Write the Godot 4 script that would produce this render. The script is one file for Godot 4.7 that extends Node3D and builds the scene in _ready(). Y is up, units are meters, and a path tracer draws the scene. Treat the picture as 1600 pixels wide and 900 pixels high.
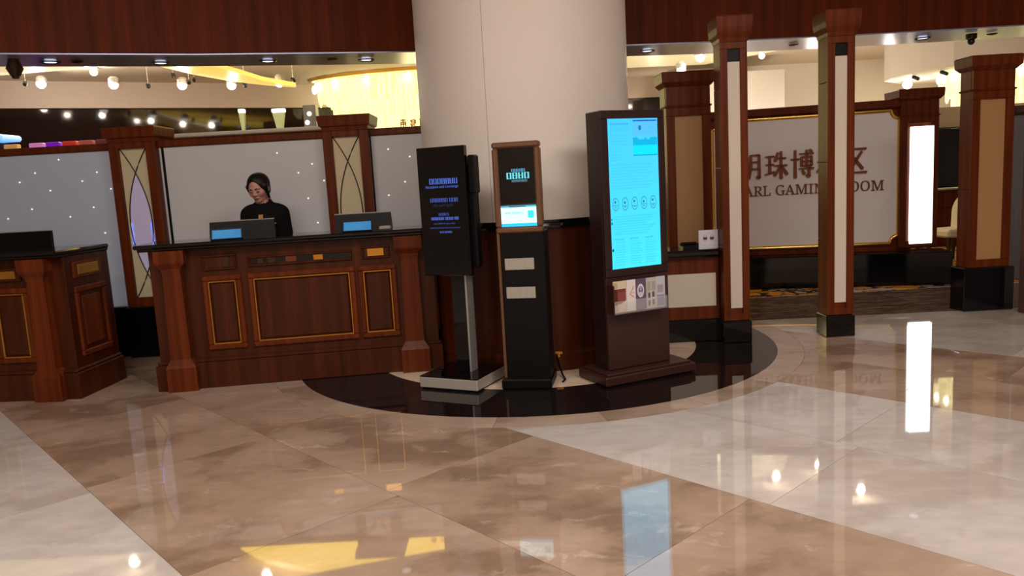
extends Node3D
# Hotel lobby: reception counters, round column, kiosks, gaming-room entrance.

# ------------------------------------------------------------------ mesh builder
class MB:
	var v := PackedVector3Array()
	var n := PackedVector3Array()
	var uv := PackedVector2Array()
	var off := Vector2.ZERO
	var rot := false
	func tri(a: Vector3, b: Vector3, c: Vector3, nn: Vector3, ua = null, ub = null, uc = null) -> void:
		if (b - a).cross(c - a).dot(nn) > 0.0:
			var t = b; b = c; c = t
			var tu = ub; ub = uc; uc = tu
		v.append_array([a, b, c]); n.append_array([nn, nn, nn])
		if ua != null:
			uv.append_array([ua, ub, uc])
		else:
			for p in [a, b, c]:
				uv.append(box_uv(p, nn))
	func box_uv(p: Vector3, nn: Vector3) -> Vector2:
		var q := Vector2.ZERO
		if absf(nn.y) > 0.75: q = Vector2(p.x, p.z)
		elif absf(nn.x) > absf(nn.z): q = Vector2(p.z, p.y)
		else: q = Vector2(p.x, p.y)
		if rot: q = Vector2(q.y, q.x)
		return q + off
	func quad(a: Vector3, b: Vector3, c: Vector3, d: Vector3, nn: Vector3) -> void:
		tri(a, b, c, nn); tri(a, c, d, nn)
	func quad_auto(a: Vector3, b: Vector3, c: Vector3, d: Vector3, away: Vector3) -> void:
		var nn := (c - a).cross(d - b).normalized()
		if nn.dot((a + b + c + d) * 0.25 - away) < 0.0: nn = -nn
		quad(a, b, c, d, nn)
	func quad_uv(a: Vector3, b: Vector3, c: Vector3, d: Vector3, nn: Vector3) -> void:   # a is the picture's top left, then clockwise as seen
		tri(a, b, c, nn, Vector2(0, 0), Vector2(1, 0), Vector2(1, 1)); tri(a, c, d, nn, Vector2(0, 0), Vector2(1, 1), Vector2(0, 1))
	func smooth_tri(a: Vector3, b: Vector3, c: Vector3, na: Vector3, nb: Vector3, nc: Vector3, ua: Vector2, ub: Vector2, uc: Vector2) -> void:
		if (b - a).cross(c - a).dot(na + nb + nc) > 0.0:
			v.append_array([a, c, b]); n.append_array([na, nc, nb]); uv.append_array([ua, uc, ub])
		else:
			v.append_array([a, b, c]); n.append_array([na, nb, nc]); uv.append_array([ua, ub, uc])
	func box(c: Vector3, s: Vector3, bev := 0.0, b := Basis.IDENTITY) -> void:    # chamfered box
		var h := s * 0.5
		bev = minf(bev, minf(h.x, minf(h.y, h.z)) * 0.6)
		if bev <= 0.0:
			for ax in 3:
				for sg in [-1.0, 1.0]:
					var nn := Vector3.ZERO; nn[ax] = sg
					var u := (ax + 1) % 3; var w := (ax + 2) % 3
					var q := []
					for k in [[-1, -1], [1, -1], [1, 1], [-1, 1]]:
						var p := Vector3.ZERO; p[ax] = sg * h[ax]; p[u] = k[0] * h[u]; p[w] = k[1] * h[w]
						q.append(c + b * p)
					quad(q[0], q[1], q[2], q[3], b * nn)
			return
		var P := func(sx, sy, sz, ax): 
			var p := Vector3(sx * (h.x - bev), sy * (h.y - bev), sz * (h.z - bev))
			var sgn := [sx, sy, sz]
			p[ax] = sgn[ax] * h[ax]
			return c + b * p
		for ax in 3:
			var u := (ax + 1) % 3; var w := (ax + 2) % 3
			for sg in [-1, 1]:
				var nn := Vector3.ZERO; nn[ax] = sg
				var q := []
				for k in [[-1, -1], [1, -1], [1, 1], [-1, 1]]:
					var s3 := [0, 0, 0]; s3[ax] = sg; s3[u] = k[0]; s3[w] = k[1]
					q.append(P.call(s3[0], s3[1], s3[2], ax))
				quad(q[0], q[1], q[2], q[3], b * nn)
			for su in [-1, 1]:      # edges along axis ax, between faces u and w
				for sw in [-1, 1]:
					var a3 := [0, 0, 0]; a3[ax] = -1; a3[u] = su; a3[w] = sw
					var b3 := [0, 0, 0]; b3[ax] = 1; b3[u] = su; b3[w] = sw
					var nn := Vector3.ZERO; nn[u] = su; nn[w] = sw
					quad(P.call(a3[0], a3[1], a3[2], u), P.call(b3[0], b3[1], b3[2], u), P.call(b3[0], b3[1], b3[2], w), P.call(a3[0], a3[1], a3[2], w), b * nn.normalized())
		for sx in [-1, 1]:
			for sy in [-1, 1]:
				for sz in [-1, 1]:
					tri(P.call(sx, sy, sz, 0), P.call(sx, sy, sz, 1), P.call(sx, sy, sz, 2), b * Vector3(sx, sy, sz).normalized())
	func stack(c: Vector3, rows: Array, b := Basis.IDENTITY) -> void:              # rows [y, half width, half depth(, z shift)]: a square loft with both ends closed
		var ring := func(r):
			var zs: float = r[3] if r.size() > 3 else 0.0
			return [c + b * Vector3(-r[1], r[0], r[2] + zs), c + b * Vector3(r[1], r[0], r[2] + zs), c + b * Vector3(r[1], r[0], -r[2] + zs), c + b * Vector3(-r[1], r[0], -r[2] + zs)]
		for i in rows.size() - 1:
			var a: Array = ring.call(rows[i]); var d: Array = ring.call(rows[i + 1])
			var away: Vector3 = (a[0] + a[2] + d[0] + d[2]) * 0.25
			for k in 4:
				var m := (k + 1) % 4
				if absf(rows[i][0] - rows[i + 1][0]) < 1e-5:
					var grows: bool = rows[i + 1][1] > rows[i][1]
					quad(a[k], a[m], d[m], d[k], b * (Vector3.DOWN if grows else Vector3.UP))
				else:
					quad_auto(a[k], a[m], d[m], d[k], away)
		var f: Array = ring.call(rows[0]); var l: Array = ring.call(rows[-1])
		quad(f[0], f[1], f[2], f[3], b * Vector3.DOWN); quad(l[0], l[1], l[2], l[3], b * Vector3.UP)
	func lathe(c: Vector3, prof: Array, seg := 32, a0 := 0.0, a1 := TAU, us := 1.0) -> void:   # prof [radius, y]; each span flat in profile, smooth around
		for i in prof.size() - 1:
			var r0: float = prof[i][0]; var y0: float = prof[i][1]; var r1: float = prof[i + 1][0]; var y1: float = prof[i + 1][1]
			var nr := Vector2(y1 - y0, r0 - r1)
			if nr.length() < 1e-7: continue
			nr = nr.normalized()
			var rr := maxf(maxf(r0, r1), 0.01) * us
			for k in seg:
				var t0 := a0 + (a1 - a0) * k / seg; var t1 := a0 + (a1 - a0) * (k + 1) / seg
				var d0 := Vector3(sin(t0), 0, cos(t0)); var d1 := Vector3(sin(t1), 0, cos(t1))
				var n0 := d0 * nr.x + Vector3.UP * nr.y; var n1 := d1 * nr.x + Vector3.UP * nr.y
				var p := [c + d0 * r0 + Vector3.UP * y0, c + d1 * r0 + Vector3.UP * y0, c + d1 * r1 + Vector3.UP * y1, c + d0 * r1 + Vector3.UP * y1]
				var u := [Vector2(t0 * rr, y0), Vector2(t1 * rr, y0), Vector2(t1 * rr, y1), Vector2(t0 * rr, y1)]
				if absf(y1 - y0) < 1e-5:
					for q in 4: u[q] = Vector2(p[q].x, p[q].z) + off
				if r0 > 1e-6: smooth_tri(p[0], p[1], p[2], n0, n1, n1, u[0], u[1], u[2])
				if r1 > 1e-6: smooth_tri(p[0], p[2], p[3], n0, n1, n0, u[0], u[2], u[3])
	func tube(pts: Array, r: float, seg := 8) -> void:
		var last := []
		for i in pts.size():
			var d: Vector3 = (pts[mini(i + 1, pts.size() - 1)] - pts[maxi(i - 1, 0)]).normalized()
			var s := d.cross(Vector3.UP if absf(d.y) < 0.9 else Vector3.RIGHT).normalized()
			var t := d.cross(s)
			var ring := []
			for k in seg:
				var w := TAU * k / seg
				ring.append(s * cos(w) + t * sin(w))
			if i > 0:
				for k in seg:
					var m := (k + 1) % seg
					var a: Vector3 = pts[i - 1] + last[k] * r; var b: Vector3 = pts[i - 1] + last[m] * r; var c: Vector3 = pts[i] + ring[m] * r; var e: Vector3 = pts[i] + ring[k] * r
					smooth_tri(a, b, c, last[k], last[m], ring[m], Vector2(k, i), Vector2(m, i), Vector2(m, i))
					smooth_tri(a, c, e, last[k], ring[m], ring[k], Vector2(k, i), Vector2(m, i), Vector2(k, i))
			last = ring
	func ball(c: Vector3, r: Vector3, seg := 12, rings := 8) -> void:
		for i in rings:
			for k in seg:
				var q := []
				for e in [[i, k], [i, k + 1], [i + 1, k + 1], [i + 1, k]]:
					var a: float = PI * e[0] / rings; var w: float = TAU * e[1] / seg
					q.append(Vector3(sin(a) * cos(w), cos(a), sin(a) * sin(w)))
				var u := [Vector2(k, i) / 8.0, Vector2(k + 1, i) / 8.0, Vector2(k + 1, i + 1) / 8.0, Vector2(k, i + 1) / 8.0]
				var nn := []
				for p in q: nn.append((p / r).normalized())
				if i > 0: smooth_tri(c + q[0] * r, c + q[1] * r, c + q[2] * r, nn[0], nn[1], nn[2], u[0], u[1], u[2])
				if i < rings - 1: smooth_tri(c + q[0] * r, c + q[2] * r, c + q[3] * r, nn[0], nn[2], nn[3], u[0], u[2], u[3])
	func slab(poly: PackedVector2Array, y0: float, y1: float) -> void:            # polygon in x, z extruded upwards
		var ids := Geometry2D.triangulate_polygon(poly)
		for i in range(0, ids.size(), 3):
			var a := poly[ids[i]]; var b := poly[ids[i + 1]]; var c := poly[ids[i + 2]]
			tri(Vector3(a.x, y1, a.y), Vector3(b.x, y1, b.y), Vector3(c.x, y1, c.y), Vector3.UP)
			tri(Vector3(a.x, y0, a.y), Vector3(b.x, y0, b.y), Vector3(c.x, y0, c.y), Vector3.DOWN)
		var cw := Geometry2D.is_polygon_clockwise(poly)
		for i in poly.size():
			var a := poly[i]; var b := poly[(i + 1) % poly.size()]
			var e := (b - a)
			if e.length() < 1e-6: continue
			var o := Vector2(e.y, -e.x).normalized() * (-1.0 if cw else 1.0)
			quad(Vector3(a.x, y0, a.y), Vector3(b.x, y0, b.y), Vector3(b.x, y1, b.y), Vector3(a.x, y1, a.y), Vector3(o.x, 0, o.y))
	func plate(poly: PackedVector2Array, z0: float, z1: float, xf := Transform3D.IDENTITY) -> void:   # polygon in x, y extruded along z
		var ids := Geometry2D.triangulate_polygon(poly)
		for i in range(0, ids.size(), 3):
			var a := poly[ids[i]]; var b := poly[ids[i + 1]]; var c := poly[ids[i + 2]]
			tri(xf * Vector3(a.x, a.y, z1), xf * Vector3(b.x, b.y, z1), xf * Vector3(c.x, c.y, z1), xf.basis * Vector3.BACK)
			tri(xf * Vector3(a.x, a.y, z0), xf * Vector3(b.x, b.y, z0), xf * Vector3(c.x, c.y, z0), xf.basis * Vector3.FORWARD)
		var cw := Geometry2D.is_polygon_clockwise(poly)
		for i in poly.size():
			var a := poly[i]; var b := poly[(i + 1) % poly.size()]
			var e := b - a
			if e.length() < 1e-6: continue
			var o := Vector2(e.y, -e.x).normalized() * (-1.0 if cw else 1.0)
			quad(xf * Vector3(a.x, a.y, z0), xf * Vector3(b.x, b.y, z0), xf * Vector3(b.x, b.y, z1), xf * Vector3(a.x, a.y, z1), xf.basis * Vector3(o.x, o.y, 0))
	func mesh() -> ArrayMesh:
		var a := []; a.resize(Mesh.ARRAY_MAX)
		a[Mesh.ARRAY_VERTEX] = v; a[Mesh.ARRAY_NORMAL] = n; a[Mesh.ARRAY_TEX_UV] = uv
		var m := ArrayMesh.new(); m.add_surface_from_arrays(Mesh.PRIMITIVE_TRIANGLES, a)
		return m

# ------------------------------------------------------------------ helpers
var M := {}
var taken := {}
var rng := RandomNumberGenerator.new()

func numbered(called: String) -> String:
	var k: int = taken.get(called, 0)
	taken[called] = k + 1
	return called if k == 0 else "%s_%03d" % [called, k]

func tag(o: Node3D, label: String, category: String, group := "") -> Node3D:
	o.set_meta("label", label); o.set_meta("category", category)
	if group: o.set_meta("group", group)
	return o

func thing(called: String, label: String, category: String, at := Vector3.ZERO, turn := 0.0, group := "") -> Node3D:
	var o := Node3D.new(); o.name = numbered(called); add_child(o)
	o.position = at; o.rotation.y = turn
	return tag(o, label, category, group)

func obj(called: String, b, m: Material, parent: Node3D = self) -> MeshInstance3D:
	var o := MeshInstance3D.new()
	o.mesh = b.mesh() if b is MB else b
	o.material_override = m
	o.name = numbered(called) if parent == self else part_name(parent, called)
	parent.add_child(o, true)
	return o

func part_name(parent: Node3D, called: String) -> String:
	if not parent.has_node(NodePath(called)): return called
	var k: int = parent.get_meta("_n_" + called, 0) + 1
	parent.set_meta("_n_" + called, k)
	return "%s_%03d" % [called, k]

func struct(called: String, b, m: Material) -> MeshInstance3D:
	var o := obj(called, b, m); o.set_meta("kind", "structure")
	return o

func boxed(c: Vector3, s: Vector3, bev := 0.0) -> MB:
	var b := MB.new(); b.box(c, s, bev); return b

func mat(name_: String, c: Color, rough := 0.5, metal := 0.0, spec := 0.5) -> StandardMaterial3D:
	var m := StandardMaterial3D.new()
	m.resource_name = name_; m.albedo_color = c; m.roughness = rough; m.metallic = metal; m.metallic_specular = spec
	M[name_] = m
	return m

func glow(name_: String, c: Color, e: float, base := Color(0.8, 0.8, 0.8)) -> StandardMaterial3D:
	var m := mat(name_, base, 0.4)
	m.emission_enabled = true; m.emission = c; m.emission_energy_multiplier = e
	return m

func c8(r: int, g: int, b: int) -> Color:
	return Color(r / 255.0, g / 255.0, b / 255.0)

func noise_img(seed_: int, freq: float, w: int, h: int, oct := 4, type := FastNoiseLite.TYPE_SIMPLEX_SMOOTH, frac := FastNoiseLite.FRACTAL_FBM, warp := 0.0) -> PackedByteArray:
	var f := FastNoiseLite.new()
	f.seed = seed_; f.frequency = freq; f.noise_type = type; f.fractal_type = frac; f.fractal_octaves = oct
	if warp > 0.0:
		f.domain_warp_enabled = true; f.domain_warp_amplitude = warp; f.domain_warp_frequency = 0.006
	var im := f.get_seamless_image(w, h, false, false, 0.15, true)
	im.convert(Image.FORMAT_L8)
	return im.get_data()

func ramp_tex(w: int, h: int, f: Callable) -> ImageTexture:
	var d := PackedByteArray(); d.resize(w * h * 3)
	for i in w * h:
		var c: Color = f.call(i)
		d[i * 3] = clampi(int(c.r * 255.0), 0, 255); d[i * 3 + 1] = clampi(int(c.g * 255.0), 0, 255); d[i * 3 + 2] = clampi(int(c.b * 255.0), 0, 255)
	return ImageTexture.create_from_image(Image.create_from_data(w, h, false, Image.FORMAT_RGB8, d))

func wood_tex(seed_: int, dark: Color, light: Color) -> ImageTexture:   # grain runs along the picture's height
	var w := 512; var h := 256
	var f := FastNoiseLite.new(); f.seed = seed_; f.frequency = 0.02; f.fractal_octaves = 4; f.domain_warp_enabled = true; f.domain_warp_amplitude = 8.0
	var im := f.get_seamless_image(w, 32, false, false, 0.2, true); im.resize(w, h, Image.INTERPOLATE_CUBIC); im.convert(Image.FORMAT_L8)
	var f2 := FastNoiseLite.new(); f2.seed = seed_ + 7; f2.frequency = 0.18; f2.fractal_octaves = 3
	var im2 := f2.get_seamless_image(w, 24, false, false, 0.2, true); im2.resize(w, h, Image.INTERPOLATE_CUBIC); im2.convert(Image.FORMAT_L8)
	var a := im.get_data(); var b := im2.get_data()
	return ramp_tex(w, h, func(i): return dark.lerp(light, clampf(a[i] / 255.0 * 0.7 + b[i] / 255.0 * 0.3, 0, 1)))

func marble_tex(seed_: int, base: Color, dark: Color, light: Color, vein: Color, amount: float) -> ImageTexture:   # soft cloudy streaks and thin veins
	var w := 768
	var layer := func(sd: int, fq: float, h: int, oct: int, frac: int, warp: float) -> PackedByteArray:
		var f := FastNoiseLite.new()
		f.seed = sd; f.frequency = fq; f.fractal_octaves = oct; f.fractal_type = frac
		f.domain_warp_enabled = true; f.domain_warp_amplitude = warp; f.domain_warp_frequency = 0.008
		var im := f.get_seamless_image(w, h, false, false, 0.15, true)
		im.resize(w, w, Image.INTERPOLATE_CUBIC); im.convert(Image.FORMAT_L8)
		return im.get_data()
	var a: PackedByteArray = layer.call(seed_, 0.0035, 1100, 5, FastNoiseLite.FRACTAL_FBM, 70.0)
	var b: PackedByteArray = layer.call(seed_ + 3, 0.0038, 1000, 2, FastNoiseLite.FRACTAL_RIDGED, 110.0)
	var c: PackedByteArray = layer.call(seed_ + 5, 0.02, 1536, 4, FastNoiseLite.FRACTAL_FBM, 20.0)
	return ramp_tex(w, w, func(i):
		var t := a[i] / 255.0; var r := b[i] / 255.0; var g := c[i] / 255.0
		var col := dark.lerp(base, smoothstep(0.2, 0.5, t)).lerp(light, smoothstep(0.5, 0.9, t) * 0.7)
		col = col.lerp(vein, pow(smoothstep(0.86, 1.0, r), 1.4) * amount * smoothstep(-0.2, 0.75, g))
		return col * (0.96 + 0.08 * g))

func textured(name_: String, t: Texture2D, scale: Vector2, rough: float, tint := Color.WHITE, spec := 0.5) -> StandardMaterial3D:
	var m := mat(name_, tint, rough, 0.0, spec)
	m.albedo_texture = t; m.uv1_scale = Vector3(scale.x, scale.y, 1)
	return m

func picture(name_: String, im: Image, e: float, rough := 0.15) -> StandardMaterial3D:
	var m := mat(name_, Color.WHITE if e == 0.0 else Color(0.03, 0.03, 0.03), rough)
	var t := ImageTexture.create_from_image(im)
	if e > 0.0:
		m.emission_enabled = true; m.emission = Color.WHITE; m.emission_operator = BaseMaterial3D.EMISSION_OP_MULTIPLY
		m.emission_texture = t; m.emission_energy_multiplier = e
	else:
		m.albedo_texture = t
	m.texture_repeat = false
	return m

func blank(w: int, h: int, c: Color) -> Image:
	var im := Image.create(w, h, false, Image.FORMAT_RGB8); im.fill(c); return im

func ring_img(im: Image, cx: float, cy: float, rx: float, ry: float, th: float, c: Color, filled := false) -> void:
	for y in range(maxi(0, int(cy - ry - 2)), mini(im.get_height(), int(cy + ry + 3))):
		for x in range(maxi(0, int(cx - rx - 2)), mini(im.get_width(), int(cx + rx + 3))):
			var d := Vector2((x - cx) / rx, (y - cy) / ry).length()
			if d <= 1.0 and (filled or d > 1.0 - th / minf(rx, ry)): im.set_pixel(x, y, c)

func text_row(im: Image, x0: int, x1: int, y: int, h: int, c: Color, r: RandomNumberGenerator, dense := false) -> void:   # a line of print too small to read: word by word, letter by letter
	var x := x0
	while x < x1:
		var word := r.randi_range(3, 8)
		for k in word:
			if x >= x1: break
			var w := maxi(1, int(h * (0.75 if dense else 0.38)))
			var tall := h if dense or r.randf() < 0.35 else int(h * 0.7)
			var stem := maxi(1, int(w * 0.35))
			im.fill_rect(Rect2i(x, y + h - tall, stem, tall), c)
			if dense:
				im.fill_rect(Rect2i(x + w - stem, y, stem, h), c)
				for q in 3:
					if r.randf() < 0.75: im.fill_rect(Rect2i(x, y + int(q * 0.45 * h), w, maxi(1, h / 9)), c)
			else:
				im.fill_rect(Rect2i(x, y + int(h * (0.35 if r.randf() < 0.5 else 0.85)), w, maxi(1, h / 6)), c)
			x += w + maxi(1, int(h * 0.14))
		x += int(h * 0.35)

func omni(at: Vector3, c: Color, e: float, size := 0.1) -> OmniLight3D:
	var l := OmniLight3D.new(); l.name = numbered("lamp_light")
	add_child(l); l.position = at; l.light_color = c; l.light_energy = e; l.light_size = size; l.omni_range = 30.0; l.omni_attenuation = 2.0; l.shadow_enabled = true
	return l

func area(at: Vector3, dir: Vector3, size: Vector2, c: Color, e: float) -> void:
	var l := AreaLight3D.new(); l.name = numbered("panel_light"); add_child(l)
	l.position = at; l.look_at_from_position(at, at + dir, Vector3.FORWARD if absf(dir.y) > 0.9 else Vector3.UP)
	l.area_size = size; l.light_color = c; l.light_energy = e; l.area_range = 30.0; l.shadow_enabled = true

# ------------------------------------------------------------------ scene
const CC := Vector2(0.2, -7.25)       # centre of the round column, in x and z

func _ready() -> void:
	rng.seed = 11
	var cam := Camera3D.new(); cam.name = "camera"; add_child(cam)
	cam.position = Vector3(0, 1.6, 0)
	var p := deg_to_rad(8.0); var r := deg_to_rad(-3.2)
	var right := Vector3.RIGHT; var up := Vector3(0, cos(p), -sin(p))
	cam.basis = Basis(cos(r) * right + sin(r) * up, -sin(r) * right + cos(r) * up, -Vector3(0, -sin(p), -cos(p)))
	cam.fov = rad_to_deg(2.0 * atan(450.0 / 1200.0)); cam.near = 0.05; cam.far = 100.0; cam.current = true
	var we := WorldEnvironment.new(); we.name = "environment"
	var e := Environment.new(); e.background_mode = Environment.BG_COLOR; e.background_color = Color(0.01, 0.01, 0.01)
	e.tonemap_mode = Environment.TONE_MAPPER_LINEAR; e.tonemap_exposure = 1.0
	e.sdfgi_enabled = true; e.ssao_enabled = true; e.ssil_enabled = true
	we.environment = e; add_child(we)
	# unseen ceiling panels, added to light the lobby from the front
	area(Vector3(-2.5, 5.0, -1.8), Vector3.DOWN, Vector2(3.0, 1.6), Color(1.0, 0.97, 0.94), 17.0)
	area(Vector3(3.2, 5.0, -1.8), Vector3.DOWN, Vector2(3.0, 1.6), Color(1.0, 0.97, 0.94), 21.0)
	area(Vector3(0.5, 5.0, 2.8), Vector3.DOWN, Vector2(5.0, 1.6), Color(1.0, 0.97, 0.94), 24.0)

	materials()
	shell()
	floor_slabs()
	beam()
	column()
	screens()
	counter("reception counter standing left of the round column, in front of the clerk", Vector3(-2.98, 0, -6.28), deg_to_rad(7.0))
	counter("reception counter at the left edge, carrying only one dark monitor", Vector3(-5.98, 0, -6.36), deg_to_rad(-4.0), 0.62)
	entrance()
	sign_wall()
	kiosks()
	desk_things()
	person()
	back_hall()

func materials() -> void:
	var wd := wood_tex(3, c8(48, 17, 5), c8(90, 39, 14))
	textured("wood", wd, Vector2(0.9, 0.35), 0.32, Color.WHITE, 0.36)
	textured("wood_dark", wood_tex(9, c8(72, 26, 7), c8(124, 52, 18)), Vector2(0.55, 0.22), 0.55, Color.WHITE, 0.25)
	textured("wood_red", wood_tex(5, c8(74, 27, 8), c8(120, 55, 20)), Vector2(1.2, 0.35), 0.36, Color.WHITE, 0.32)
	textured("marble_brown", marble_tex(21, c8(166, 140, 121), c8(138, 113, 95), c8(184, 160, 142), c8(208, 190, 174), 0.6), Vector2(0.3, 0.3), 0.03, Color.WHITE, 0.62)
	textured("marble_tan", marble_tex(33, c8(172, 148, 130), c8(150, 126, 108), c8(190, 168, 152), c8(210, 190, 170), 0.4), Vector2(0.3, 0.3), 0.03, Color.WHITE, 0.62)
	textured("marble_light", marble_tex(41, c8(194, 183, 177), c8(181, 168, 160), c8(204, 194, 188), c8(176, 160, 150), 0.5), Vector2(0.3, 0.3), 0.03, Color.WHITE, 0.62)
	textured("marble_cream", marble_tex(47, c8(222, 196, 172), c8(206, 178, 154), c8(230, 208, 188), c8(196, 168, 146), 0.3), Vector2(0.42, 0.42), 0.04)
	mat("granite_black", c8(26, 20, 20), 0.03)
	mat("black_gloss", c8(12, 12, 15), 0.08)
	mat("black_satin", c8(7, 7, 9), 0.4, 0.0, 0.35)
	mat("black_glass", c8(8, 8, 12), 0.04)
	mat("polished_brown", c8(92, 66, 60), 0.15)
	mat("grout", c8(120, 100, 84), 0.8)
	mat("column_cream", c8(226, 214, 204), 0.5)
	mat("panel_grey", c8(206, 207, 210), 0.35)
	mat("panel_grey_bluelit", c8(192, 202, 222), 0.35)  # blue tint paints in the bluish reflection on the left screen
	mat("panel_cream", c8(214, 200, 186), 0.55)
	mat("panel_tan", c8(176, 132, 86), 0.5)
	mat("panel_glass", c8(206, 192, 160), 0.25)
	mat("gold", c8(214, 158, 74), 0.22, 0.9)
	mat("gold_bright", c8(236, 190, 96), 0.18, 0.9)
	mat("copper", c8(116, 60, 32), 0.35, 0.5)
	mat("bronze", c8(70, 50, 34), 0.35, 0.6)
	mat("soffit_mirror", c8(168, 176, 212), 0.25, 0.4)
	mat("steel", c8(200, 198, 196), 0.3, 0.7)
	mat("silver_paint", c8(176, 168, 158), 0.4, 0.2)
	mat("kiosk_brown", c8(112, 76, 52), 0.45, 0.2)
	mat("kiosk_maroon", c8(58, 30, 26), 0.35)
	mat("kiosk_maroon_dark", c8(40, 20, 20), 0.4)
	mat("wall_white", c8(232, 226, 218), 0.7)
	mat("wall_warm", c8(206, 190, 172), 0.7)
	mat("ceiling_cream", c8(216, 204, 184), 0.7)
	mat("bulkhead_mauve", c8(206, 190, 180), 0.65)
	mat("wall_lobby", c8(204, 186, 166), 0.7)
	mat("sign_panel", c8(236, 228, 229), 0.35)
	mat("paper", c8(226, 222, 228), 0.6)
	mat("grey_gloss", c8(120, 118, 120), 0.12)
	mat("chair_cream", c8(234, 226, 196), 0.6)
	mat("black_fitting", c8(16, 14, 14), 0.5)
	glow("lamp_white", Color(1.0, 0.97, 0.92), 6.0)
	glow("lamp_soft", Color(1.0, 0.94, 0.86), 3.0)
	glow("lamp_dim", Color(0.95, 0.96, 1.0), 1.3)
	glow("panel_lit", Color(0.96, 0.99, 1.0), 3.2)
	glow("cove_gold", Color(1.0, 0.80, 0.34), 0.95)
	glow("cove_gold_hot", Color(1.0, 0.84, 0.30), 3.4)
	glow("cove_cream", Color(1.0, 0.90, 0.62), 0.6)
	glow("crystal_lamp", Color(1.0, 0.95, 0.62), 1.0)
	glow("bulb_lamp", Color(1.0, 0.97, 0.85), 5.0)
	glow("stud_sparkle", Color(1.0, 0.97, 0.92), 1.4)
	glow("backlit_lens_glow", Color(0.5, 0.52, 1.0), 0.12, c8(206, 198, 196))
	glow("blue_neon_glow", Color(0.12, 0.38, 1.0), 1.0)
	glow("added_panel_lamp", Color(1.0, 0.93, 0.84), 1.2)
	# patterned carpet: grey and amber swirls on dark ground
	var a := noise_img(61, 0.012, 384, 384, 2, FastNoiseLite.TYPE_SIMPLEX_SMOOTH, FastNoiseLite.FRACTAL_FBM, 70.0)
	var b := noise_img(62, 0.014, 384, 384, 2, FastNoiseLite.TYPE_SIMPLEX_SMOOTH, FastNoiseLite.FRACTAL_FBM, 60.0)
	var ct := ramp_tex(384, 384, func(i):
		var t := a[i] / 255.0; var u := b[i] / 255.0
		var col := c8(214, 146, 60) if t > 0.5 else c8(176, 164, 156)
		if absf(u - 0.5) < 0.045 or absf(t - 0.5) < 0.03: col = c8(52, 46, 56)
		return col)
	var cm := textured("carpet", ct, Vector2(0.35, 0.35), 0.95)
	cm.metallic_specular = 0.1
	# striated brown stone
	var s1 := FastNoiseLite.new(); s1.seed = 8; s1.frequency = 0.03
	var si := s1.get_seamless_image(32, 384, false, false, 0.2, true); si.resize(384, 384, Image.INTERPOLATE_CUBIC); si.convert(Image.FORMAT_L8)
	var sd := si.get_data(); var sn := noise_img(71, 0.02, 384, 384, 4)
	textured("stone_brown", ramp_tex(384, 384, func(i): return c8(52, 36, 28).lerp(c8(178, 146, 124), clampf(sd[i] / 255.0 * 0.55 + sn[i] / 255.0 * 0.5 - 0.1, 0, 1))), Vector2(0.6, 0.9), 0.05)

# ------------------------------------------------------------------ shell
func shell() -> void:
	struct("floor_front", boxed(Vector3(0, -0.1, 1.6), Vector3(24, 0.2, 7.2)), M.marble_brown)
	struct("wall_left", boxed(Vector3(-11.1, 2.6, -7.5), Vector3(0.2, 5.4, 26)), M.wall_lobby)
	struct("wall_right", boxed(Vector3(12.1, 2.6, -7.5), Vector3(0.2, 5.4, 26)), M.wall_lobby)
	struct("wall_front", boxed(Vector3(0.5, 2.6, 5.3), Vector3(23.4, 5.4, 0.2)), M.wall_lobby)
	struct("wall_back", boxed(Vector3(0.5, 1.9, -19.6), Vector3(23.4, 4.4, 0.2)), M.wall_white)
	struct("ceiling_lobby", boxed(Vector3(0.5, 5.2, -2.2), Vector3(23.4, 0.2, 15.4)), M.ceiling_cream)
	struct("ceiling_hall", boxed(Vector3(0.5, 3.9, -14.0), Vector3(23.4, 0.2, 12.0)), M.ceiling_cream)
	var i := 0
	for q in [[Vector3(-2.5, 5.07, -1.8), Vector3(3.0, 0.05, 1.6), "unseen ceiling light panel added over the lobby nearer the counters"], [Vector3(3.2, 5.07, -1.8), Vector3(3.0, 0.05, 1.6), "right unseen ceiling light panel added over the lobby, nearer the kiosks"], [Vector3(0.5, 5.07, 2.8), Vector3(5.0, 0.05, 1.6), "wide unseen ceiling light panel added at the lobby's near end"]]:
		tag(obj("added_ceiling_light", boxed(q[0], q[1]), M.added_panel_lamp), q[2], "added ceiling light", "added lobby ceiling panels")  # glowing faces for the added lobby lights, out of view

func slab_piece(parent: Node3D, called: String, poly: PackedVector2Array, m: Material) -> void:
	if Geometry2D.is_polygon_clockwise(poly): poly.reverse()
	for q in Geometry2D.offset_polygon(poly, -0.0012):
		if q.size() < 3 or Geometry2D.is_polygon_clockwise(q): continue
		if Geometry2D.triangulate_polygon(q).is_empty(): continue
		var b := MB.new(); b.off = Vector2(rng.randf(), rng.randf()) * 7.0; b.rot = false
		b.slab(q, -0.03, 0.0)
		obj(called, b, m, parent)

func arc(c: Vector2, r: float, a0: float, a1: float, n: int) -> PackedVector2Array:
	var out := PackedVector2Array()
	for i in n + 1:
		var a := a0 + (a1 - a0) * i / n
		out.append(c + Vector2(sin(a), cos(a)) * r)
	return out

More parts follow.
